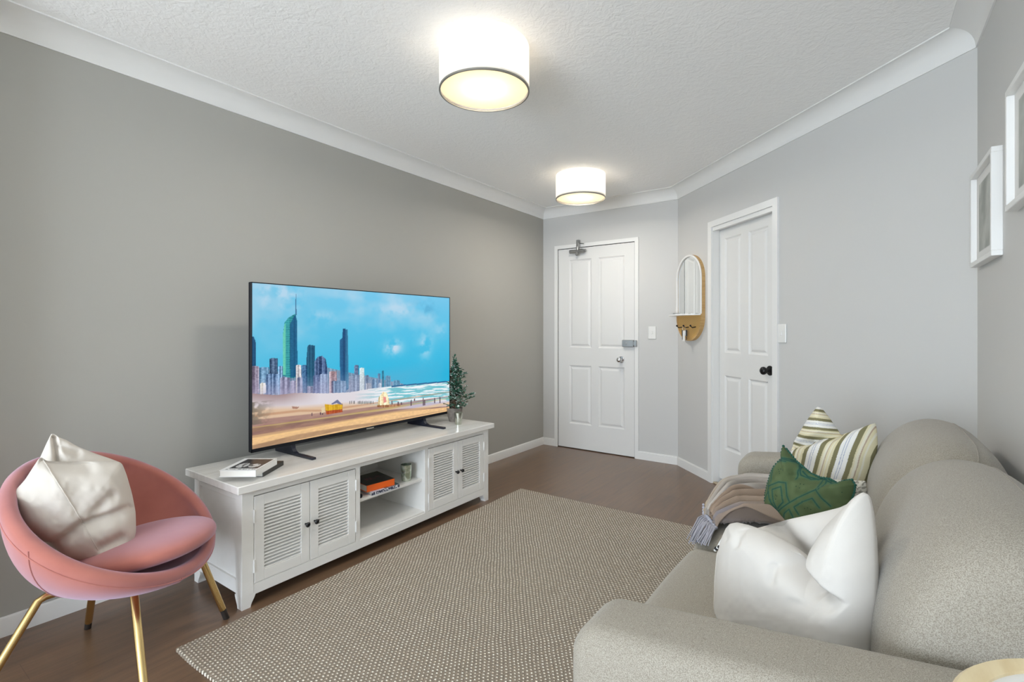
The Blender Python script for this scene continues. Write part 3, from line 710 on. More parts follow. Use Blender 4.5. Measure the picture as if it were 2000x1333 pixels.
# ------------------------------------------------------------------ things on and in the cabinet
def quad_box(mb, q, z0, z1):
    v = [(p[0], p[1], z0) for p in q] + [(p[0], p[1], z1) for p in q]
    mb.add(v, [(0,1,2,3),(4,5,6,7),(0,1,5,4),(1,2,6,5),(2,3,7,6),(3,0,4,7)])
def book(name, q, z0, t, cover, spine_edge, label, paint=None, group=None, cat='book', page=None, spine_mat=None):
    """q: four floor-plan corners; spine along the edge spine_edge -> spine_edge+1"""
    q = [np.array(p, float) for p in q]; c = sum(q)/4
    o = empty(name, (c[0], c[1], z0), label, cat, group)
    inn = [c + (p-c)*.97 for p in q]
    b = MB(); quad_box(b, inn, z0+.002, z0+t-.002); b.build('pages', page or M['paper'], o)
    b = MB(); quad_box(b, q, z0, z0+.002); quad_box(b, q, z0+t-.002, z0+t)
    b.build('cover', cover, o)
    a, d = q[spine_edge], q[(spine_edge+1) % 4]; k = (c-(a+d)/2); k /= np.linalg.norm(k)
    b = MB(); quad_box(b, [a, d, d+k*.003, a+k*.003], z0+.001, z0+t-.001); b.build('spine', spine_mat or cover, o)
    if paint:
        nx, ny = 60, 80; v = []; cols = []
        for j in range(ny+1):
            for i in range(nx+1):
                s_, t_ = i/nx, j/ny; p = (q[0]*(1-s_)+q[1]*s_)*(1-t_) + (q[3]*(1-s_)+q[2]*s_)*t_; v.append((p[0], p[1], z0+t+.0004)); cols.append(paint(s_, t_))
        f = [(j*(nx+1)+i, j*(nx+1)+i+1, (j+1)*(nx+1)+i+1, (j+1)*(nx+1)+i) for j in range(ny) for i in range(nx)]
        mesh('cover_print', v, f, M['paint_gloss'], o, False, s2l(np.array(cols)/255))
    return o
def white_cover(s, t):
    c = np.array([232,231,229.])
    if .14 < s < .95 and .16 < t < .93:
        c = np.array([38,38,40.]) + 30*vnoise(np.array(s*9), np.array(t*9), 3)
        for (a, e_, ra, re) in ((.38,.40,.16,.19), (.72,.38,.15,.15)):
            if ((s-a)/ra)**2 + ((t-e_)/re)**2 < 1:
                c = np.array([205,204,202.]) - 110*(vnoise(np.array(s*22), np.array(t*14), 8) > .62)
    elif .07 < t < .12 and .1 < s < .95 and vnoise(np.array(s*60), np.array(1.), 2) > .35: c = np.array([120,120,120.])
    return c
w_cov = mat('white_book_cover', rgb(234,233,230), .4)
book('book', [(.421,1.092),(.552,1.185),(.440,1.347),(.313,1.257)], CZ, .021, mat('black_book_cover', rgb(40,38,34), .4), 1,
     'lower of two stacked books on the cabinet top, cream pages and dark spine', group=None)
book('book', [(.470,1.035),(.597,1.128),(.478,1.292),(.352,1.205)], CZ+.0215, .028, w_cov, 1,
     'white hardback with black-and-white photo cover, top of the stack beside the television', white_cover)
def orange_cover(s, t):
    c = np.array([34,34,30.]) + 20*vnoise(np.array(s*8), np.array(t*8), 5)
    if t > .7: c = c*.6 + np.array([60,74,30])*.4
    if abs(t-.5) < .1 and .2 < s < .8 and vnoise(np.array(s*40), np.array(t*9), 2) > .6: c = np.array([120,64,70.])
    return c
def mag_cover(s, t):
    c = np.array([206,210,222.])
    n = float(vnoise(np.array(s*11), np.array(t*11), 8))
    if s > .45: c = np.array([60,50,50.]) if n > .5 else np.array([170,120,110.])
    if s > .85: c = np.array([70,90,96.])
    return c
z_sh = .2952
book('magazine', [(.563,1.782),(.572,1.972),(.40,2.00),(.395,1.80)], z_sh, .018, mat('magazine_cover', rgb(196,200,212), .4), 0,
     'glossy magazine with navy and white spine lying under the orange book on the shelf', mag_cover, cat='magazine', spine_mat=mat('navy_magazine_spine', rgb(52,56,76), .4, noise=(90, rgb(225,225,230), .5, .56)))
orange = mat('orange_book_spine', rgb(238,102,30), .4)
book('book', [(.542,1.765),(.560,1.945),(.36,1.985),(.35,1.79)], z_sh+.0186, .036, orange, 0,
     'thick orange-spined book with dark cover on the cabinet shelf', orange_cover)
b = MB(); b.box((.505, 1.692, z_sh), (.548, 1.735, z_sh+.02), bev=.005)
rc = b.build('remote_control', M['black_plastic'], loc=(.52, 1.71, z_sh)); tag(rc, 'black remote control on the shelf at the left of the opening', 'remote control')
def votive(x, y, z, r, h, m, name, label):
    b = MB(); b.lathe([(.0001, 0), (r*.80, 0), (r*.86, h*.1), (r*.96, h*.6), (r, h*.93), (r*1.02, h), (r*.95, h), (r*.9, h*.6), (r*.78, h*.08), (.0001, h*.07)], (x, y, z), 40)
    o = b.build(name, m, None, True, (x, y, z)); return tag(o, label, 'candle holder')
votive(.505, 2.085, z_sh, .033, .096, M['green_glass'], 'candle_holder', 'greenish mirrored glass candle holder standing on the cabinet shelf beside the books')
votive(.438, 2.635, CZ, .030, .082, M['silver_glass'], 'candle_holder', 'silver mirrored glass candle holder on the cabinet top in front of the small tree')

def little_tree():
    x, y = .33, 2.715; o = empty('potted_tree', (x, y, CZ), 'small frosted artificial green tree in a grey pot at the right end of the cabinet', 'potted plant')
    b = MB(); b.lathe([(.0001, 0), (.040, 0), (.052, .04), (.058, .09), (.060, .098), (.055, .098), (.050, .085), (.0001, .085)], (x, y, CZ), 40); b.build('pot', M['pot'], o, True)
    b = MB(); b.tube([(x, y, CZ+.08), (x+.004, y, CZ+.22), (x, y-.002, CZ+.45)], [.007,.006,.002], 8)
    tips = []
    R = random.Random(5)
    for k in range(120):
        t = (k+.5)/120; z = CZ+.105+t*.32; rad = .105*(1-t)**.75+.02; a = k*2.399; rr = rad*R.uniform(.6, 1.06)
        s_ = np.array([x, y, z-.02]); e_ = np.array([x+rr*math.cos(a), y+rr*math.sin(a), z+R.uniform(-.01,.03)])
        if e_[1] < 2.712 and e_[0] < .33: e_[1] = 2.712
        b.tube([s_, (s_+e_)/2+np.array([0,0,.008]), e_], .0016, 5, False); tips.append((s_, e_))
    for a, ln, z in ((.45, .155, .16), (.9, .14, .125), (-.2, .13, .31), (3.6, .12, .13)):
        s_ = np.array([x, y, CZ+z]); e_ = s_+np.array([ln*math.cos(a), ln*math.sin(a), .045]); b.tube([s_, (s_+e_)/2, e_], .002, 5, False); tips += [(s_+(e_-s_)*.5, e_)]*2
    b.build('branches', M['twig'], o, True)
    b = MB(); lf = []
    for (s_, e_) in tips:
        d = e_-s_
        for j in range(13):
            p = s_ + d*R.uniform(.35, 1.05)
            if p[1] < 2.722 and p[0] < .335: p[1] = 2.722 + R.uniform(0, .02)
            a = R.uniform(0, 6.28); el = R.uniform(-.5, .9); ln = R.uniform(.013, .024); w = ln*.36
            t = np.array([math.cos(a)*math.cos(el), math.sin(a)*math.cos(el), math.sin(el)]); u = np.cross(t, [0,0,1.]); u /= np.linalg.norm(u)+1e-9; nn = np.cross(u, t)
            b.mi = 0 if R.random() < .6 else (1 if R.random() < .6 else 2)
            v = [p, p+t*ln*.35+u*w+nn*.002, p+t*ln*.75+u*w*.8+nn*.002, p+t*ln, p+t*ln*.75-u*w*.8+nn*.002, p+t*ln*.35-u*w+nn*.002, p+t*ln*.5-nn*.002]
            b.add(v, [(0,1,6),(1,2,6),(2,3,6),(3,4,6),(4,5,6),(5,0,6)])
    for j in range(30):
        z = CZ+.40+R.uniform(0, .075); p = np.array([x+R.uniform(-.012,.012), y+R.uniform(-.012,.012), z]); a = R.uniform(0, 6.28); t = np.array([math.cos(a)*.5, math.sin(a)*.5, .8]); u = np.cross(t, [0,0,1.]); u /= np.linalg.norm(u)
        b.mi = 0; b.add([p, p+t*.009+u*.004, p+t*.02, p+t*.009-u*.004], [(0,1,2,3)])
    lv = b.build('leaves', [mat('deep_green_leaf', rgb(44,94,72), .5), mat('blue_green_leaf', rgb(92,138,118), .55), mat('frosted_leaf', rgb(196,206,200), .6)], o, fix=False); lv['kind'] = 'stuff'
    b = MB()
    for k in range(60):
        s_, e_ = tips[R.randrange(len(tips))]; p = s_+(e_-s_)*R.uniform(.8, 1.08)+np.array([0,0,R.uniform(0,.012)]); b.sphere(p, R.uniform(.0022,.0036), 4)
    bb = b.build('berries', M['berry'], o, True, fix=False); bb['kind'] = 'stuff'
little_tree()

# ------------------------------------------------------------------ mirror with shelf on the diagonal wall
def wall_mirror():
    sc, w, z0, z1 = .232, .400, 1.108, 1.832; r = w/2
    o = empty('wall_mirror', diag(sc, 0, (z0+z1)/2), 'arched bamboo-framed mirror with white shelf and woven lower panel, between the two doors', 'mirror')
    zs = 1.332
    def pill(rr, n=24):
        P = []
        for k in range(n+1): t = math.pi*k/n; P.append((sc+rr*math.cos(t), z1-r+rr*math.sin(t)))
        for k in range(n+1): t = math.pi+math.pi*k/n; P.append((sc+rr*math.cos(t), z0+r+rr*math.sin(t)))
        return P
    P0, P1 = pill(r), pill(r-.012); n = len(P0); v = []
    for (P, y) in ((P0, 0), (P0, -.032), (P1, -.032), (P1, -.004)): v += [diag(a, y, z) for a, z in P]
    b = MB(); b.add(v, [(k+j*n, (k+1) % n+j*n, (k+1) % n+(j+1)*n, k+(j+1)*n) for j in range(3) for k in range(n)])
    b.build('bamboo_frame', M['wood_light'], o)
    # thin pale edging on the front of the hoop
    def arch(rr): return [(sc+rr, zs)] + [(sc+rr*math.cos(math.pi*k/24), z1-r+rr*math.sin(math.pi*k/24)) for k in range(25)] + [(sc-rr, zs)]
    P2, P3 = arch(r+.001), arch(r-.014); v = []
    for (P, y) in ((P2, -.030), (P2, -.035), (P3, -.035), (P3, -.026)): v += [diag(a, y, z) for a, z in P]
    m_ = len(v)//4; b = MB(); b.add(v, [(k+j*m_, k+1+j*m_, k+1+(j+1)*m_, k+(j+1)*m_) for j in range(3) for k in range(m_-1)]); b.build('edging', M['trim'], o)
    pl = [(a, z) for a, z in P1 if z >= zs]; pl = pl + [(sc-r+.012, zs), (sc+r-.012, zs)]
    pl = sorted(pl, key=lambda p: math.atan2(p[1]-1.55, p[0]-sc)); b = MB(); b.add([diag(a, -.024, z) for a, z in pl], [tuple(range(len(pl)))]); b.build('mirror_glass', M['mirror'], o, fix=False)
    # woven cane panel
    pl = [(a, z) for a, z in P1 if z < zs] + [(sc-r+.012, zs), (sc+r-.012, zs)]; pl = sorted(pl, key=lambda p: math.atan2(p[1]-1.24, p[0]-sc))
    m = mat('woven_cane', rgb(206,162,92), .6); nt = m.node_tree; L = nt.links.new; tc = nt.nodes.new('ShaderNodeTexCoord')
    mp = nt.nodes.new('ShaderNodeMapping'); mp.inputs['Rotation'].default_value = (0,0,math.atan2(-AB[1], AB[0])); L(tc.outputs['Object'], mp.inputs[0])
    sp = nt.nodes.new('ShaderNodeSeparateXYZ'); L(mp.outputs[0], sp.inputs[0])
    cb = nt.nodes.new('ShaderNodeCombineXYZ'); L(sp.outputs[0], cb.inputs[0]); L(sp.outputs[2], cb.inputs[1])
    ck = nt.nodes.new('ShaderNodeTexChecker'); ck.inputs['Scale'].default_value = 120; ck.inputs['Color1'].default_value = rgb(222,182,112); ck.inputs['Color2'].default_value = rgb(190,144,78)
    L(cb.outputs[0], ck.inputs[0]); L(ck.outputs[0], nt.nodes['Principled BSDF'].inputs['Base Color'])
    b = MB(); b.add([diag(a, -.026, z) for a, z in pl], [tuple(range(len(pl)))]); b.build('cane_panel', m, o, fix=False)
    b = MB(); S = [(sc-r, -.04), (sc+r, -.04)] + [(sc+r*math.cos(t), -.055-.115*math.sin(t)) for t in np.linspace(0, math.pi, 20)]
    n = len(S); b.add([diag(a, y, zs-.012) for a, y in S]+[diag(a, y, zs) for a, y in S], [tuple(range(n)), tuple(range(2*n-1, n-1, -1))]+[(k, (k+1) % n, n+(k+1) % n, n+k) for k in range(n)])
    b.build('mirror_shelf', M['trim'], o)
    for s_ in (sc-.11, sc, sc+.11):
        b = MB(); b.tube([diag(s_, -.03, 1.225), diag(s_, -.062, 1.22), diag(s_, -.075, 1.232)], .004, 8); b.sphere(diag(s_, -.077, 1.236), .008, 8); b.build('hook', M['black'], o, True)
    # keys hanging on the middle hook
    ks = empty('key_bunch', diag(sc-.0, -.07, 1.21), 'bunch of keys with a white tag hanging under the arched mirror', 'keys')
    b = MB(); b.tube([diag(sc+.022*math.cos(t), -.072, 1.208+.022*math.sin(t)) for t in np.linspace(0, 6.28, 20)], .0018, 6); b.build('key_ring', M['chrome'], ks, True)
    b = MB(); b.box((sc-.013, -.078, 1.105), (sc+.02, -.073, 1.195), dmap, bev=.002); b.build('key_tag', M['trim'], ks)
    for dx, col in ((.035, 'black'), (-.03, 'black'), (.01, 'chrome')):
        b = MB(); b.box((sc+dx-.011, -.071, 1.150), (sc+dx+.011, -.067, 1.200), dmap, bev=.002); b.box((sc+dx-.003, -.071, 1.118), (sc+dx+.004, -.068, 1.152), dmap); b.build('key', M[col], ks)
    b = MB(); b.box((sc-.12, -.11, zs), (sc-.075, -.08, zs+.013), dmap, bev=.003); t_ = b.build('trinket', M['steel'], loc=diag(sc-.1, -.09, zs)); tag(t_, 'small grey trinket on the left half of the mirror shelf', 'trinket')
    b = MB(); b.box((sc-.02, -.12, zs), (sc+.02, -.09, zs+.011), dmap, bev=.003); t_ = b.build('trinket', M['steel'], loc=diag(sc, -.1, zs)); tag(t_, 'small grey trinket on the middle of the mirror shelf', 'trinket')
wall_mirror()

# ------------------------------------------------------------------ framed pictures on the right wall
def picture(y0, y1, z0, z1, label, sd):
    x = XR; o = empty('framed_picture', (x, (y0+y1)/2, (z0+z1)/2), label, 'picture')
    b = MB(); w = .018; t = .03
    for a, c_ in (((y0, z0), (y1, z0+w)), ((y0, z1-w), (y1, z1)), ((y0, z0+w), (y0+w, z1-w)), ((y1-w, z0+w), (y1, z1-w))): b.box((x-t, a[0], a[1]), (x, c_[0], c_[1]), bev=.0015)
    b.build('picture_frame', M['trim'], o)
    ny, nz = 60, 70; v = []; cols = []
    for j in range(nz+1):
        for i in range(ny+1):
            u, w_ = i/ny, j/nz; v.append((x-.012, y0+w+(y1-y0-2*w)*u, z0+w+(z1-z0-2*w)*w_))
            c = np.array([226,225,222.])
            if .12 < u < .88 and .1 < w_ < .9: c = np.array([178,180,174.]) + 34*(float(fbm(np.array(u*5), np.array(w_*5+u*3), sd))-.5)*2
            cols.append(c)
    mesh('print', v, [(j*(ny+1)+i, j*(ny+1)+i+1, (j+1)*(ny+1)+i+1, (j+1)*(ny+1)+i) for j in range(nz) for i in range(ny)], M['paint'], o, False, s2l(np.array(cols)/255))
picture(2.315, 2.725, 1.452, 1.822, 'white-framed pale grey print nearest the corner on the right wall', 3)
picture(1.68, 2.112, 1.560, 1.925, 'white-framed picture cut off by the right edge, hung higher than its neighbour', 6)

# ------------------------------------------------------------------ pink bowl chair
def chair():
    RC = np.array([.535, .665, .530]); R = .335; az = math.radians(38); ti = math.radians(36.4)
    fv = np.array([math.cos(az)*math.cos(ti), math.sin(az)*math.cos(ti), -math.sin(ti)]); sv = np.array([-math.sin(az), math.cos(az), 0])
    BC = np.array([.480, .625, .268]); BR = .13
    o = empty('bowl_chair', (BC[0], BC[1], 0), 'pink velvet bowl armchair on splayed brass legs at the left edge of the room', 'armchair')
    NT, NP = 96, 22
    def shell(inset, drop):
        v = []
        for i in range(NP+1):
            t = i/NP; ph = t*math.pi/2
            for k in range(NT):
                th = 2*math.pi*k/NT; rim = RC + (R-inset)*(math.cos(th)*fv + math.sin(th)*sv)
                c0 = BC + np.array([0,0,drop])
                hd = np.array([math.cos(th)*math.cos(az)-math.sin(th)*math.sin(az), math.cos(th)*math.sin(az)+math.sin(th)*math.cos(az), 0])
                bt = c0 + hd*0
                e1 = math.cos(ph)**(.66+.62*(.5+.5*math.cos(th+.9))); e2 = math.sin(ph)**1.0
                p = np.array([bt[0]+(rim[0]-bt[0])*e1, bt[1]+(rim[1]-bt[1])*e1, rim[2]+(bt[2]-rim[2])*e2]); v.append(p)
        return v
    vo, vi = shell(-.012, 0), shell(.034, .05)
    f = []
    for i in range(NP):
        for k in range(NT): f.append((i*NT+k, i*NT+(k+1) % NT, (i+1)*NT+(k+1) % NT, (i+1)*NT+k))
    n = len(vo); f2 = [tuple(reversed([n+a for a in q])) for q in f]
    # rolled rim
    rim = []; K = 7
    nrm = np.cross(fv, sv)
    for j in range(1, K):
        a = math.pi*j/K
        for k in range(NT):
            mid = (vo[k]+vi[k])/2; d = (vo[k]-vi[k])/2; rim.append(mid + d*math.cos(a) + nrm*np.linalg.norm(d)*1.0*math.sin(a))
    v = vo + vi + rim; nr = 2*n
    rows = [lambda k: k] + [lambda k, j=j: nr+(j-1)*NT+k for j in range(1, K)] + [lambda k: n+k]
    for a, c_ in zip(rows[:-1], rows[1:]):
        for k in range(NT): f2.append((a(k), c_(k), c_((k+1) % NT), a((k+1) % NT)))
    b = MB(); b.add(v, f + f2); sh = b.build('bowl_shell', M['velvet'], o, True); 
    for p in sh.data.polygons: p.use_smooth = True
    # seam piping on the shell
    for th in (math.radians(-95), math.radians(-15)):
        pts = []
        k = int(round((th % (2*math.pi))/(2*math.pi)*NT)) % NT
        for i in range(0, NP-3): q = vo[i*NT+k]; d = q-BC; d /= np.linalg.norm(d); pts.append(q + d*.0008)
        b = MB(); b.tube(pts, .0022, 6); b.build('seam', M['velvet'], sh, True)
    ring = [vo[1*NT+k] for k in range(NT)]; b = MB(); b.tube(ring+[ring[0], ring[1]], .003, 6, False); b.build('seam', M['velvet'], sh, True)
    # seat pad
    pc = np.array([.600, .735, .412]); b = MB(); pr = .212
    nf = np.array([math.cos(az)*math.cos(.10), math.sin(az)*math.cos(.10), math.sin(.10)]); up = np.cross(nf, sv)
    prof = [(max(.0001, pr*abs(math.cos(a))**.55), .042*math.copysign(abs(math.sin(a))**.8, math.sin(a))) for a in np.linspace(-math.pi/2, math.pi/2, 25)]
    b.lathe(prof, pc, 64, (nf, sv, up)); b.build('seat_pad', M['velvet'], o, True)
    feet = [(.590, 1.010), (.205, .655), (.935, .612), (.550, .262)]
    tops = [(.585, .905), (.42, .62), (.690, .655), (.47, .46)]
    for (fx_, fy_), (tx, ty) in zip(feet, tops):
        tz = {.585: .315, .690: .31, .47: .29}.get(tx, .28)
        P0 = np.array([tx, ty, tz]); P1 = np.array([fx_, fy_, 0.]); d = P1-P0
        inn = P0 + (BC-P0)*np.array([.6,.6,0]) + np.array([0,0,.0])
        b = MB(); b.tube([inn, P0-(P0-inn)*.15, P0 + d*.03, P0+d*.5, P0+d*.86], .0125, 16); lg = b.build('leg', M['brass'], o, True)
        b = MB(); b.tube([P0+d*.86, P0+d*1.0], .0115, 16); b.build('foot_cap', M['rubber'], lg, True)
    return RC, fv, sv, nrm
chair_geo = chair()

# ------------------------------------------------------------------ cushions
def cushion_lobe(mb, pts, n, c, front, back, creases=(), cols=None, paint=None, rings=26, per=8, center=None, pw=2.4, wob=.0, sd=1):
    """soft filled lobe: outline pts (photo pixels met with the plane n.x = c), puffed to real thickness on both sides"""
    n = np.array(n, float); n /= np.linalg.norm(n)
    pts = np.array(pts, float); nx = np.roll(pts, -1, 0)
    pix = np.concatenate([pts[i] + (nx[i]-pts[i])*np.arange(per)[:, None]/per for i in range(len(pts))])
    for it in range(max(2, per//3)): pix = .5*pix + .25*(np.roll(pix, 1, 0)+np.roll(pix, -1, 0))
    P2 = np.array([at(x, y, n, c) for x, y in pix]); N = len(P2)
    cpx = np.array(center if center else pts.mean(0), float); C0 = at(cpx[0], cpx[1], n, c); sg = side_sign(n, C0)
    rho = np.sin(np.arange(rings+1)/rings*math.pi/2)[:, None]
    pr = (1-rho**pw)**.62
    base_ = C0 + (P2[None]-C0)*rho[..., None]; q = cpx + (pix[None]-cpx)*rho[..., None]
    h = pr*front + np.zeros((rings+1, N)); fold = np.zeros_like(h)
    for a, b_, d, w, *w2 in creases:
        a = np.array(a, float); b_ = np.array(b_, float); e_ = b_-a
        t = np.clip(((q-a) @ e_)/(e_ @ e_), 0, 1); ds = np.linalg.norm(q-(a+t[..., None]*e_), axis=-1); sd_ = (q[..., 0]-a[0])*e_[1]-(q[..., 1]-a[1])*e_[0]; ww = np.where(sd_ > 0, w, w2[0] if w2 else w)
        dd = d*np.exp(-(ds/ww)**2)*np.clip(pr*4, 0, 1)
        if w2: fold = np.maximum(fold, dd*np.clip(1-t*w2[1], 0, 1) if len(w2) > 1 else dd)
        else: h = h - dd
    h = h - fold
    if wob: h = h + wob*(fbm(q[..., 0]/38, q[..., 1]/38, sd, 3)-.5)*pr
    vf = base_ + n*sg*h[..., None]; vb = base_ - n*sg*(pr*back)[..., None]
    v = np.concatenate([vf.reshape(-1, 3), vb.reshape(-1, 3)])
    S = (rings+1)*N; I = np.arange(S).reshape(rings+1, N); J = np.roll(I, -1, 1)
    f = np.stack([I[:-1], J[:-1], J[1:], I[1:]], -1).reshape(-1, 4)
    f = np.concatenate([f, (f+S)[:, ::-1]])
    mb.add(v, f.tolist())
    if cols is not None and paint:
        cc = paint(q[..., 0].ravel(), q[..., 1].ravel()); cols.append(cc); cols.append(cc)
    def surface(x, y, lift=0.0):
        k = np.argmin((q[..., 0]-x)**2+(q[..., 1]-y)**2); return vf.reshape(-1, 3)[k] + n*sg*lift
    return surface
def side_sign(n, c): return 1.0 if n @ (CAM - c) > 0 else -1.0
def finish(mb, name, m, loc, cols=None):
    import bmesh
    o = mesh(name, mb.v, mb.f, m, None, True, s2l(np.concatenate(cols)/255) if cols else None, loc)
    bm = bmesh.new(); bm.from_mesh(o.data); bmesh.ops.remove_doubles(bm, verts=bm.verts[:], dist=.00005); bmesh.ops.recalc_face_normals(bm, faces=bm.faces[:])
    for f in bm.faces: f.smooth = True
    bm.to_mesh(o.data); bm.free(); return o

def plane3(*a):
    P = []
    for (x, y, d) in a:
        u = (x-1000)/F_PX; v = (HORIZON-y)/F_PX; P.append(CAM + d*np.array([u*math.cos(YAW)-math.sin(YAW), u*math.sin(YAW)+math.cos(YAW), v]))
    n = np.cross(P[1]-P[0], P[2]-P[0]); n /= np.linalg.norm(n); return n, float(n @ P[0])
def pl(n, p): n = np.array(n, float); n /= np.linalg.norm(n); return n, float(n @ np.array(p, float))
# chair cushion
n, c = plane3((20,968,1.60), (236,903,1.80), (235,1106,1.77)); sgc = side_sign(n, np.array([.45,.6,.5]))
n2, c2 = n, c - sgc*.055
b = MB()
cushion_lobe(b, [(66,930),(78,895),(90,868),(100,848),(106,848),(116,855),(130,860),(150,872),(185,886),(215,896),(238,905),(248,930),(240,980),(120,990)], n2, c2, .04, .03, [((106,856),(112,898),.03,6),((118,872),(150,884),.02,7)], wob=.015, center=(150,935))
srf = cushion_lobe(b, [(20,968),(35,953),(50,936),(64,914),(76,896),(82,894),(92,901),(130,903),(190,901),(232,903),(240,909),(248,930),(258,965),(265,1000),(266,1040),(255,1075),(243,1098),(232,1107),(190,1103),(130,1090),(85,1068),(50,1030)], n, c, .085, .05,
             [((95,1066),(160,1016),.032,9,14), ((160,1016),(247,989),.034,7,16,.6), ((190,1100),(235,1087),.03,7), ((195,1062),(232,1046),.02,10), ((84,898),(170,910),.03,12), ((175,1000),(215,965),.012,10), ((60,1045),(110,1075),.03,14)], wob=.022, center=(150,1000), per=9, rings=80)
o = finish(b, 'cushion', M['cream'], (.45,.60,.40)); tag(o, 'cream cotton cushion slumped in the pink bowl chair', 'cushion')
b = MB()
sp = [(81,894),(100,925),(125,965),(158,1015),(172,1040),(188,1068)]
SEAMPTS = [srf(81+107*t, 894+174*t-6*math.sin(math.pi*t), .0008) for t in np.linspace(.03, 1, 40)]
b.tube(SEAMPTS, .0016, 6)
b.build('seam', M['cream'], o, True)

# ------------------------------------------------------------------ sofa
def sofa():
    o = empty('sofa', (2.7, 1.8, 0), 'grey woven two-seat sofa with rounded arms and two back cushions along the right wall', 'sofa')
    def arm(y0, y1):
        """arm panel: rounded front and top, rising a little towards the back"""
        NX, NA = 26, 24; v = []; X0, X1 = 2.262, 3.10; h0 = .608; rise = .085; rad = .07
        # front/top outline in (x, z), lofted across y with rounded shoulders
        out = [(X0, .06)]
        for k in range(9): t = math.pi/2*k/8; out.append((X0+rad*(1-math.cos(t)), h0-rad+rad*math.sin(t)))
        for k in range(1, 14): t = k/13; out.append((X0+rad+(X1-X0-rad)*t, h0+rise*t))
        out.append((X1, .06)); cx = (2.7, .33); sh = .045; n = len(out)
        rows = [(y0, -1), *[(y0+sh*(1-math.cos(a)), a) for a in np.linspace(0, math.pi/2, 6)][1:], *[(y1-sh*(1-math.cos(a)), a) for a in np.linspace(math.pi/2, 0, 6)][:-1], (y1, -1)]
        vv = []
        for (y, a) in rows:
            ins = sh*(1-math.sin(a)) if a >= 0 else sh
            for i, (x, z) in enumerate(out):
                x2 = x + (ins if i < 12 else 0)*(1 if i < 9 else max(0, (12-i)/3)); z2 = z - (ins if 0 < i < n-1 else 0)*(min(1, i/8))
                if i == 0: x2 = x+ins
                vv.append((x2, y, z2))
        f = []
        for r in range(len(rows)-1):
            for i in range(n): f.append((r*n+i, r*n+(i+1) % n, (r+1)*n+(i+1) % n, (r+1)*n+i))
        f += [tuple(range(n)), tuple(range(len(rows)*n-1, (len(rows)-1)*n-1, -1))]
        b = MB(); b.add(vv, f); a_ = b.build('arm', M['sofa'], o, True)
        for p in a_.data.polygons: p.use_smooth = True
        auto(a_, 50)
    arm(.885, 1.075); arm(2.535, 2.715)
    b = MB(); b.box((2.29, 1.06, .06), (3.08, 2.55, .30), bev=.012); b.box((3.02, 1.0, .06), (3.105, 2.6, .74), bev=.02); b.build('sofa_base', M['sofa'], o)
    def rounded(name, x0, x1, y0, y1, z0, z1, r, crown=.0, bow=.0):
        NU, NV = 26, 26; v = []
        # superellipsoid-like block: cube sphere mapped
        grid = []
        import itertools
        def blk(a):  # soft square mapping
            return a
        N = 18; faces = []; idx = {}
        def vert(i, j, k):
            key = (i, j, k)
            if key in idx: return idx[key]
            p = np.array([i/N*2-1, j/N*2-1, k/N*2-1]); half = np.array([(x1-x0)/2, (y1-y0)/2, (z1-z0)/2]); c = np.array([(x0+x1)/2, (y0+y1)/2, (z0+z1)/2])
            q = p*half; inner = np.clip(q, -(half-r), half-r); d = q-inner; ln = np.linalg.norm(d)
            if ln > 0: q = inner + d/ln*r if ln > 1e-9 else q
            w = (1-p[0]**2*.9)*(1-p[1]**2*.9)
            if p[2] > 0: q[2] += crown*w*p[2]
            q[0] -= bow*(1-p[1]**2)*max(0, -p[0])
            idx[key] = len(v); v.append(c+q); return idx[key]
        for a, c_ in itertools.product(range(N), range(N)):
            for s_ in (0, N):
                faces.append([vert(s_,a,c_), vert(s_,a+1,c_), vert(s_,a+1,c_+1), vert(s_,a,c_+1)])
                faces.append([vert(a,s_,c_), vert(a+1,s_,c_), vert(a+1,s_,c_+1), vert(a,s_,c_+1)])
                faces.append([vert(a,c_,s_), vert(a+1,c_,s_), vert(a+1,c_+1,s_), vert(a,c_+1,s_)])
        b = MB(); b.add(v, faces); p = b.build(name, M['sofa'], o, True)
        for q in p.data.polygons: q.use_smooth = True
    rounded('seat_cushion', 2.255, 2.86, 1.078, 1.803, .285, .448, .045, .018, .012)
    rounded('seat_cushion', 2.255, 2.86, 1.807, 2.533, .285, .448, .045, .018, .012)
    def back(y0, y1):
        prof = [(2.86,.44),(2.80,.44),(2.765,.48),(2.762,.56),(2.768,.64),(2.785,.71),(2.815,.775),(2.86,.830),(2.91,.862),(2.965,.874),(3.02,.862),(3.065,.83),(3.095,.77),(3.105,.69),(3.105,.55),(3.09,.46),(3.04,.44)]
        # densify
        P = np.array(prof); n0 = len(P); D = []
        for i in range(n0):
            p0, p1, p2, p3 = P[i-1], P[i], P[(i+1) % n0], P[(i+2) % n0]
            for k in range(4):
                t = k/4; D.append(.5*((2*p1)+(-p0+p2)*t+(2*p0-5*p1+4*p2-p3)*t*t+(-p0+3*p1-3*p2+p3)*t**3))
        D = np.array(D); n = len(D); cen = np.array([2.94, .64]); NY = 30; v = []
        for j in range(NY+1):
            s_ = -1+2*j/NY; s2 = math.sin(s_*math.pi/2)
            y = (y0+y1)/2 + (y1-y0)/2*s2; e_ = (1-abs(s2)**5)**.5 if abs(s2) < 1 else 0
            sc_ = .62+.38*e_; crown = 1+.02*(1-s2*s2)
            for q in D:
                p = cen + (q-cen)*sc_*crown
                if q[1] < .5: p[1] = q[1] + (.64-.44)*(1-sc_)*.3
                p[1] = max(p[1], .452)
                v.append((min(p[0], 3.128), y, p[1]))
        f = [(j*n+i, j*n+(i+1) % n, (j+1)*n+(i+1) % n, (j+1)*n+i) for j in range(NY) for i in range(n)] + [tuple(range(n)), tuple(range((NY+1)*n-1, NY*n-1, -1))]
        b = MB(); b.add(v, f); p = b.build('back_cushion', M['sofa'], o, True)
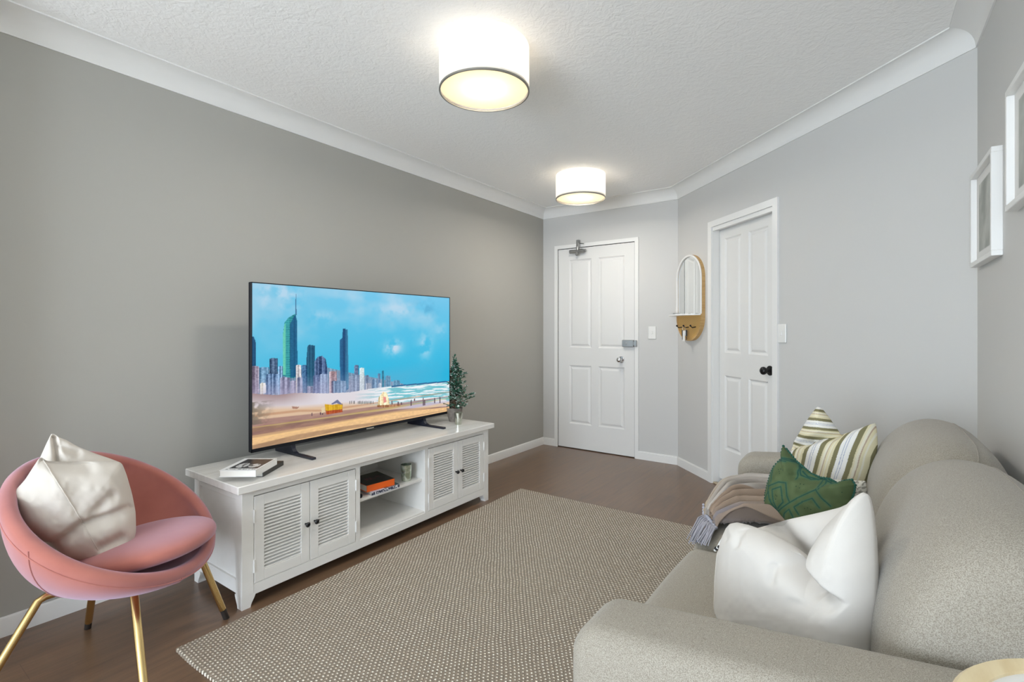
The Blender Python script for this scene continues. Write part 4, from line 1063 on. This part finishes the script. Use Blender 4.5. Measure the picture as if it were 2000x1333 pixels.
        for q in p.data.polygons: q.use_smooth = True
        # seam following the crown
        b = MB(); ys = (y0+y1)/2; pts = []
        for j in range(3, NY-2):
            q = v[j*n + 10*4]; pts.append((q[0], q[1], q[2]+.0005))
        b.tube(pts, .002, 6); b.build('seam', M['sofa'], p, True)
    back(1.085, 1.812); back(1.808, 2.528)
sofa()

# ------------------------------------------------------------------ cushions on the sofa
n, c = pl((-.52, -.84, .16), (2.62, 1.30, .62)); sgw = side_sign(n, np.array([2.62,1.3,.6]))
nb, cb_ = pl((-.52, -.84, .10), (2.66, 1.41, .62))
b = MB()
cushion_lobe(b, [(1440,1040),(1480,1032),(1540,1015),(1600,1002),(1640,992),(1655,985),(1680,975),(1700,1000),(1700,1180),(1500,1180)], nb, cb_, .03, .05, [((1520,1030),(1590,1100),.03,18)], center=(1600,1090), wob=.01)
srf = cushion_lobe(b, [(1404,1085),(1411,1055),(1419,1032),(1428,1023),(1440,1021),(1462,1026),(1500,1040),(1540,1062),(1572,1090),(1586,1104),(1594,1082),(1606,1050),(1625,1020),(1655,990),(1676,968),(1686,962),(1695,966),(1700,990),(1705,1040),(1708,1100),(1707,1170),(1702,1215),(1697,1300),(1690,1388),(1560,1290),(1440,1240),(1404,1212),(1398,1185),(1400,1130)], n, c, .075, .06,
             [((1584,1098),(1636,1146),.052,6,24), ((1636,1146),(1690,1182),.052,6,22,1.0), ((1470,1040),(1478,1072),.008,7), ((1553,1112),(1560,1145),.008,6), ((1425,1036),(1445,1056),.006,8), ((1600,1180),(1660,1188),.004,10)], center=(1628,1205), wob=.006, sd=4, rings=90, per=18, pw=3.2)
o = finish(b, 'cushion', M['white_cloth'], (2.62,1.28,.5)); tag(o, 'large off-white cushion with a dented top, against the near sofa arm', 'cushion')
b = MB(); b.tube([srf(1414-5*t, 1080+118*t, .0005) for t in np.linspace(0, 1, 30)], .0012, 6); b.build('seam', M['white_cloth'], o, True)
b = MB(); pts = [at(x, y, n, c) for x, y in ((1422,1048),(1412,1052),(1406,1062),(1402,1070),(1396,1076))]
b.tube(pts, .0035, 8); b.mi = 1
for i in range(3): p = at(1399-i*-6, 1072-i*3, n, c); b.sphere(p, .0055, 6)
b.build('corner_tassel', [M['trim'], M['black']], o, True)

def stripe(px, py):
    """woven stripes; they turn where the top corner folds over"""
    olive = np.array([122,116,82.]); cream_ = np.array([214,205,170.]); white = np.array([226,224,218.]); blue = np.array([150,158,182.]); dark = np.array([150,120,110.])
    left = (py < 850+(1642-px)*.30+4) & (px < 1645)
    s = np.where(left, (py-795+(px-1600)*-.12+((px-1600)/40.)**2*4)/37.0+.35, (px+(py-880)*.31)/60.0+.49)
    t = s % 1.0
    lim = [.15,.27,.29,.34,.36,.50,.64,.69,.76,.79,.86,.90,1.01]
    pal = np.array([olive, white, blue, white, blue, white, olive, cream_, white*.5+cream_*.5, dark*.6+cream_*.4, cream_, white*.6+cream_*.4, cream_])
    return pal[np.searchsorted(lim, t)]
n, c = pl((-.42, -.88, .18), (2.66, 2.36, .72))
b = MB(); cols = []
cushion_lobe(b, [(1545,884),(1550,866),(1560,850),(1574,826),(1588,806),(1597,795),(1604,797),(1616,812),(1630,832),(1642,850),(1660,845),(1685,836),(1700,830),(1710,827),(1713,845),(1714,870),(1711,892),(1702,912),(1694,940),(1690,1005),(1600,1026),(1562,1000),(1550,930)], n, c, .075, .05,
             [((1642,852),(1590,868),.035,8), ((1590,868),(1556,874),.02,7)], cols=cols, paint=stripe, center=(1632,900), rings=110, per=30, wob=.006)
o = finish(b, 'cushion', M['paint'], (2.66,2.36,.5), cols); tag(o, 'olive and cream striped cushion with pointed corners at the far sofa arm', 'cushion')

# lace cushion, mostly hidden
def lace(px, py):
    a = vnoise(px/2.3, py/2.3, 4); return np.where((a < .66)[:, None], np.array([212,208,196.]), np.array([150,146,134.]))
n, c = pl((-.42, -.88, .12), (2.70, 2.12, .62)); b = MB(); cols = []
cushion_lobe(b, [(1600,935),(1640,938),(1670,939),(1691,940),(1693,960),(1690,1000),(1688,1060),(1600,1060)], n, c, .03, .03, cols=cols, paint=lace, center=(1650,1000), rings=40, per=24)
o = finish(b, 'cushion', M['paint'], (2.70,2.12,.5), cols); tag(o, 'white lace cushion peeping out behind the green one', 'cushion')

# green embroidered cushion
GL = [[(98,640+0),(85,700),(100,760)]]
def seg_d(px, py, segs):
    d = 1e9
    for (ax, ay, bx, by) in segs:
        vx, vy = bx-ax, by-ay; t = max(0, min(1, ((px-ax)*vx+(py-ay)*vy)/(vx*vx+vy*vy+1e-9))); d = min(d, math.hypot(px-ax-vx*t, py-ay-vy*t))
    return d
def cp(pts): # crop pixels (origin 1480,770, scale 260/1333) to photo pixels
    return [(1480+x*260/1333, 770+y*260/1333) for x, y in pts]
POLY = [cp(p) for p in (
    [(185,880),(180,760),(200,690),(300,665),(420,690),(450,750),(440,860)], [(150,1000),(155,930),(290,895),(370,905),(390,1030),(410,1090)], [(100,1060),(160,980),(180,1060),(260,1180)],
    [(215,965),(320,940),(335,1010),(345,1090),(265,1150)], [(215,965),(230,1060),(250,1140)], [(265,1175),(410,1095),(560,1020),(670,965)], [(670,965),(660,860)], [(670,965),(720,1050),(790,1130)],
    [(305,1240),(330,1200),(400,1160),(430,1235)], [(455,1140),(550,1090),(640,1055),(700,1150)], [(455,1140),(490,1215)], [(250,650),(360,660),(450,720),(470,820),(560,860),(660,850),(760,900),(850,895)],
    [(240,670),(340,690)], [(130,1130),(200,1190),(290,1270)], [(480,780),(520,830),(620,860)], [(690,840),(700,900),(690,960)], [(150,770),(135,850),(150,930)], [(190,1060),(240,1170)])]
SEG = [(p[i][0], p[i][1], p[i+1][0], p[i+1][1]) for p in POLY for i in range(len(p)-1)]
DOTS = cp([(265,770),(295,765),(320,775),(280,790),(290,810),(470,935),(500,910),(530,915),(505,950),(265,1020),(280,1030),(265,1060),(560,1160),(590,1150),(620,1165),(890,990)])
def green(px, py):
    c = np.array([78,94,58.]) + 14*(vnoise(px/9, py/9, 3)-.5)[:, None]
    d = np.full(px.shape, 1e9)
    for (ax, ay, bx, by) in SEG:
        vx, vy = bx-ax, by-ay; t = np.clip(((px-ax)*vx+(py-ay)*vy)/(vx*vx+vy*vy+1e-9), 0, 1); d = np.minimum(d, np.hypot(px-ax-vx*t, py-ay-vy*t))
    c = np.where((d < 3.2)[:, None], c*.6+np.array([54,98,74.])*.4, c)
    c = np.where((d < 1.15)[:, None], np.array([28,74,62.]), c)
    for x, y in DOTS: c = np.where((np.hypot(px-x, py-y) < 1.1)[:, None], np.array([34,62,40.]), c)
    return c
n, c = pl((-.38, -.9, .22), (2.60, 2.02, .62)); b = MB(); cols = []
go = [(1530,872),(1536,878),(1545,889),(1556,902),(1570,914),(1584,926),(1604,934),(1620,936),(1636,945),(1650,940),(1664,938),(1670,948),(1668,962),(1660,985),(1650,1020),(1600,1040),(1545,1040),(1536,1019),(1520,1006),(1506,998),(1494,990),(1495,968),(1500,945),(1506,925),(1512,912),(1520,903),(1528,896),(1527,884)]
cushion_lobe(b, go, n, c, .06, .05, [((1560,932),(1620,944),.02,9)], cols=cols, paint=green, center=(1570,970), rings=110, per=26, wob=.012)
o = finish(b, 'cushion', M['paint'], (2.60,2.02,.5), cols); tag(o, 'green embroidered cushion leaning on the striped one', 'cushion')
b = MB()
n_, side = n/np.linalg.norm(n), 1
for i in range(len(go)):
    a, e_ = go[i], go[(i+1) % len(go)]
    if a[1] > 1000 and a[0] > 1536: continue
    m_ = max(1, int(math.hypot(e_[0]-a[0], e_[1]-a[1])/4.5))
    for k in range(m_): p = at(a[0]+(e_[0]-a[0])*k/m_, a[1]+(e_[1]-a[1])*k/m_, n, c); b.sphere(p, .005, 5)
b.build('crocheted_edge', mat('teal_yarn', rgb(36,84,70), .9), o, True)

# ------------------------------------------------------------------ throw blanket
def throw():
    NA, NB = 110, 200; cols = []
    near = np.array([(2.31,1.935),(2.36,1.955),(2.43,1.985),(2.55,2.02),(2.66,2.05)]); far = np.array([(2.236,2.065),(2.232,2.20),(2.245,2.36),(2.32,2.49),(2.52,2.525)])
    A, B = np.meshgrid(np.linspace(0, 1, NA+1), np.linspace(0, 1, NB+1)); k = np.linspace(0, 1, 5)
    C = lambda tab, i: np.interp(A, k, tab[:, i])
    def sm(tab, i):
        xs = np.linspace(0, 1, 41); ys = np.interp(xs, k, tab[:, i])
        for _ in range(12): ys[1:-1] = .5*ys[1:-1]+.25*(ys[:-2]+ys[2:])
        return np.interp(A, xs, ys)
    X = sm(near,0)*(1-B)+sm(far,0)*B; Y = sm(near,1)*(1-B)+sm(far,1)*B
    ph = B*8.6 + .35*np.sin(A*3+B*3) + .18*np.sin(A*7+B*9)
    amp = (.018+.030*np.clip(A*2.5, 0, 1))*(.6+.6*vnoise(B*5+3, A*2, 6))
    Z = .474 + amp*np.abs(np.sin(math.pi*ph))**.75*1.5 + .020*np.sin(math.pi*np.clip(B, 0, 1)) + .004*(fbm(A*9, B*14, 3)-.5)
    edge = np.clip((2.275-X)/.045, 0, 1); Z = Z - .020*edge**2
    endz = np.clip(1-A/.06, 0, 1); Z = Z - .012*endz
    v = np.stack([X, Y, Z], -1).reshape(-1, 3)
    st = vnoise(B*20, A*1.5, 3)-.5
    cl = np.where((B < .5)[..., None], np.array([146,126,108.]), np.array([166,158,150.])) + st[..., None]*36
    g = (np.clip(1-abs(B-.12)/.14, 0, 1)*np.clip(1.3-A*1.6, 0, 1))[..., None]; cl = cl*(1-.5*g)+np.array([108,114,136.])*.5*g
    g = (np.clip((B-.7)/.3, 0, 1)*np.clip(1-A*1.6, 0, 1))[..., None]; cl = cl*(1-.5*g)+np.array([186,150,88.])*.5*g
    cols = cl.reshape(-1, 3); f = [(j*(NA+1)+i, j*(NA+1)+i+1, (j+1)*(NA+1)+i+1, (j+1)*(NA+1)+i) for j in range(NB) for i in range(NA)]
    m = mat('soft_knit_throw', rough=.95, attr='paint', bump=(260,.35,.002), sheen=.2)
    o = mesh('throw_blanket', v, f, m, None, True, s2l(np.array(cols)/255), (2.45, 2.05, .46))
    so = o.modifiers.new('thickness', 'SOLIDIFY'); so.thickness = .007; so.offset = 1
    tag(o, 'taupe and grey fringed throw folded over the far half of the sofa seat', 'blanket')
    R = random.Random(3); b = MB()
    for k in range(40):
        t = k/39; p = np.array([2.31, 1.935, .470])*(1-t)+np.array([2.236, 2.065, .462])*t
        e_ = np.array([2.318-.085*t+R.uniform(-.008,.008), 1.80-.03*(1-t)+.06*t*R.uniform(.2,1.6), .467-.035*t*R.uniform(.3,1.2)])
        m_ = (p+e_)/2 + np.array([R.uniform(-.008,.008), 0, .006]); m1 = (p+m_)/2 + np.array([R.uniform(-.006,.006), 0, .006])
        b.tube([p, m1, m_, e_], [.0042,.0032,.003,.002], 6)
    for k in range(9): b.sphere((2.31-.0085*k, 1.932+.0155*k, .472), .0075, 6)
    for k in range(4): b.sphere((2.236-.002*k, 2.062+.004*k, .470+.010*k), .008-.001*k, 6)
    fr = b.build('fringe', mat('grey_wool_fringe', rgb(168,168,178), .95), o, True); fr['kind'] = 'stuff'
throw()

# ------------------------------------------------------------------ round side table by the camera
def side_table():
    x, y, r, z = 2.977, .617, .156, .852
    o = empty('side_table', (x, y, 0), 'round white-topped table with pale timber rim in the bottom right corner', 'table')
    b = MB(); b.lathe([(.0001, z-.004), (r-.02, z-.004), (r-.02, z-.016), (.0001, z-.016)], (x, y, 0), 64); b.build('table_top', M['trim'], o, True)
    b = MB(); b.lathe([(r-.021, z-.018), (r-.021, z-.001), (r-.017, z), (r-.004, z), (r, z-.004), (r, z-.022), (r-.004, z-.026), (r-.019, z-.026), (r-.021, z-.018)], (x, y, 0), 72); b.build('timber_rim', M['timber_pale'], o, True)
    b = MB(); b.lathe([(.018, .02), (.018, z-.018)], (x, y, 0), 20, caps=True); b.build('pedestal', M['timber_pale'], o, True)
    b = MB(); b.lathe([(.0001, 0), (.12, 0), (.12, .012), (.03, .022), (.0001, .022)], (x, y, 0), 40); b.build('table_base', M['timber_pale'], o, True)
side_table()
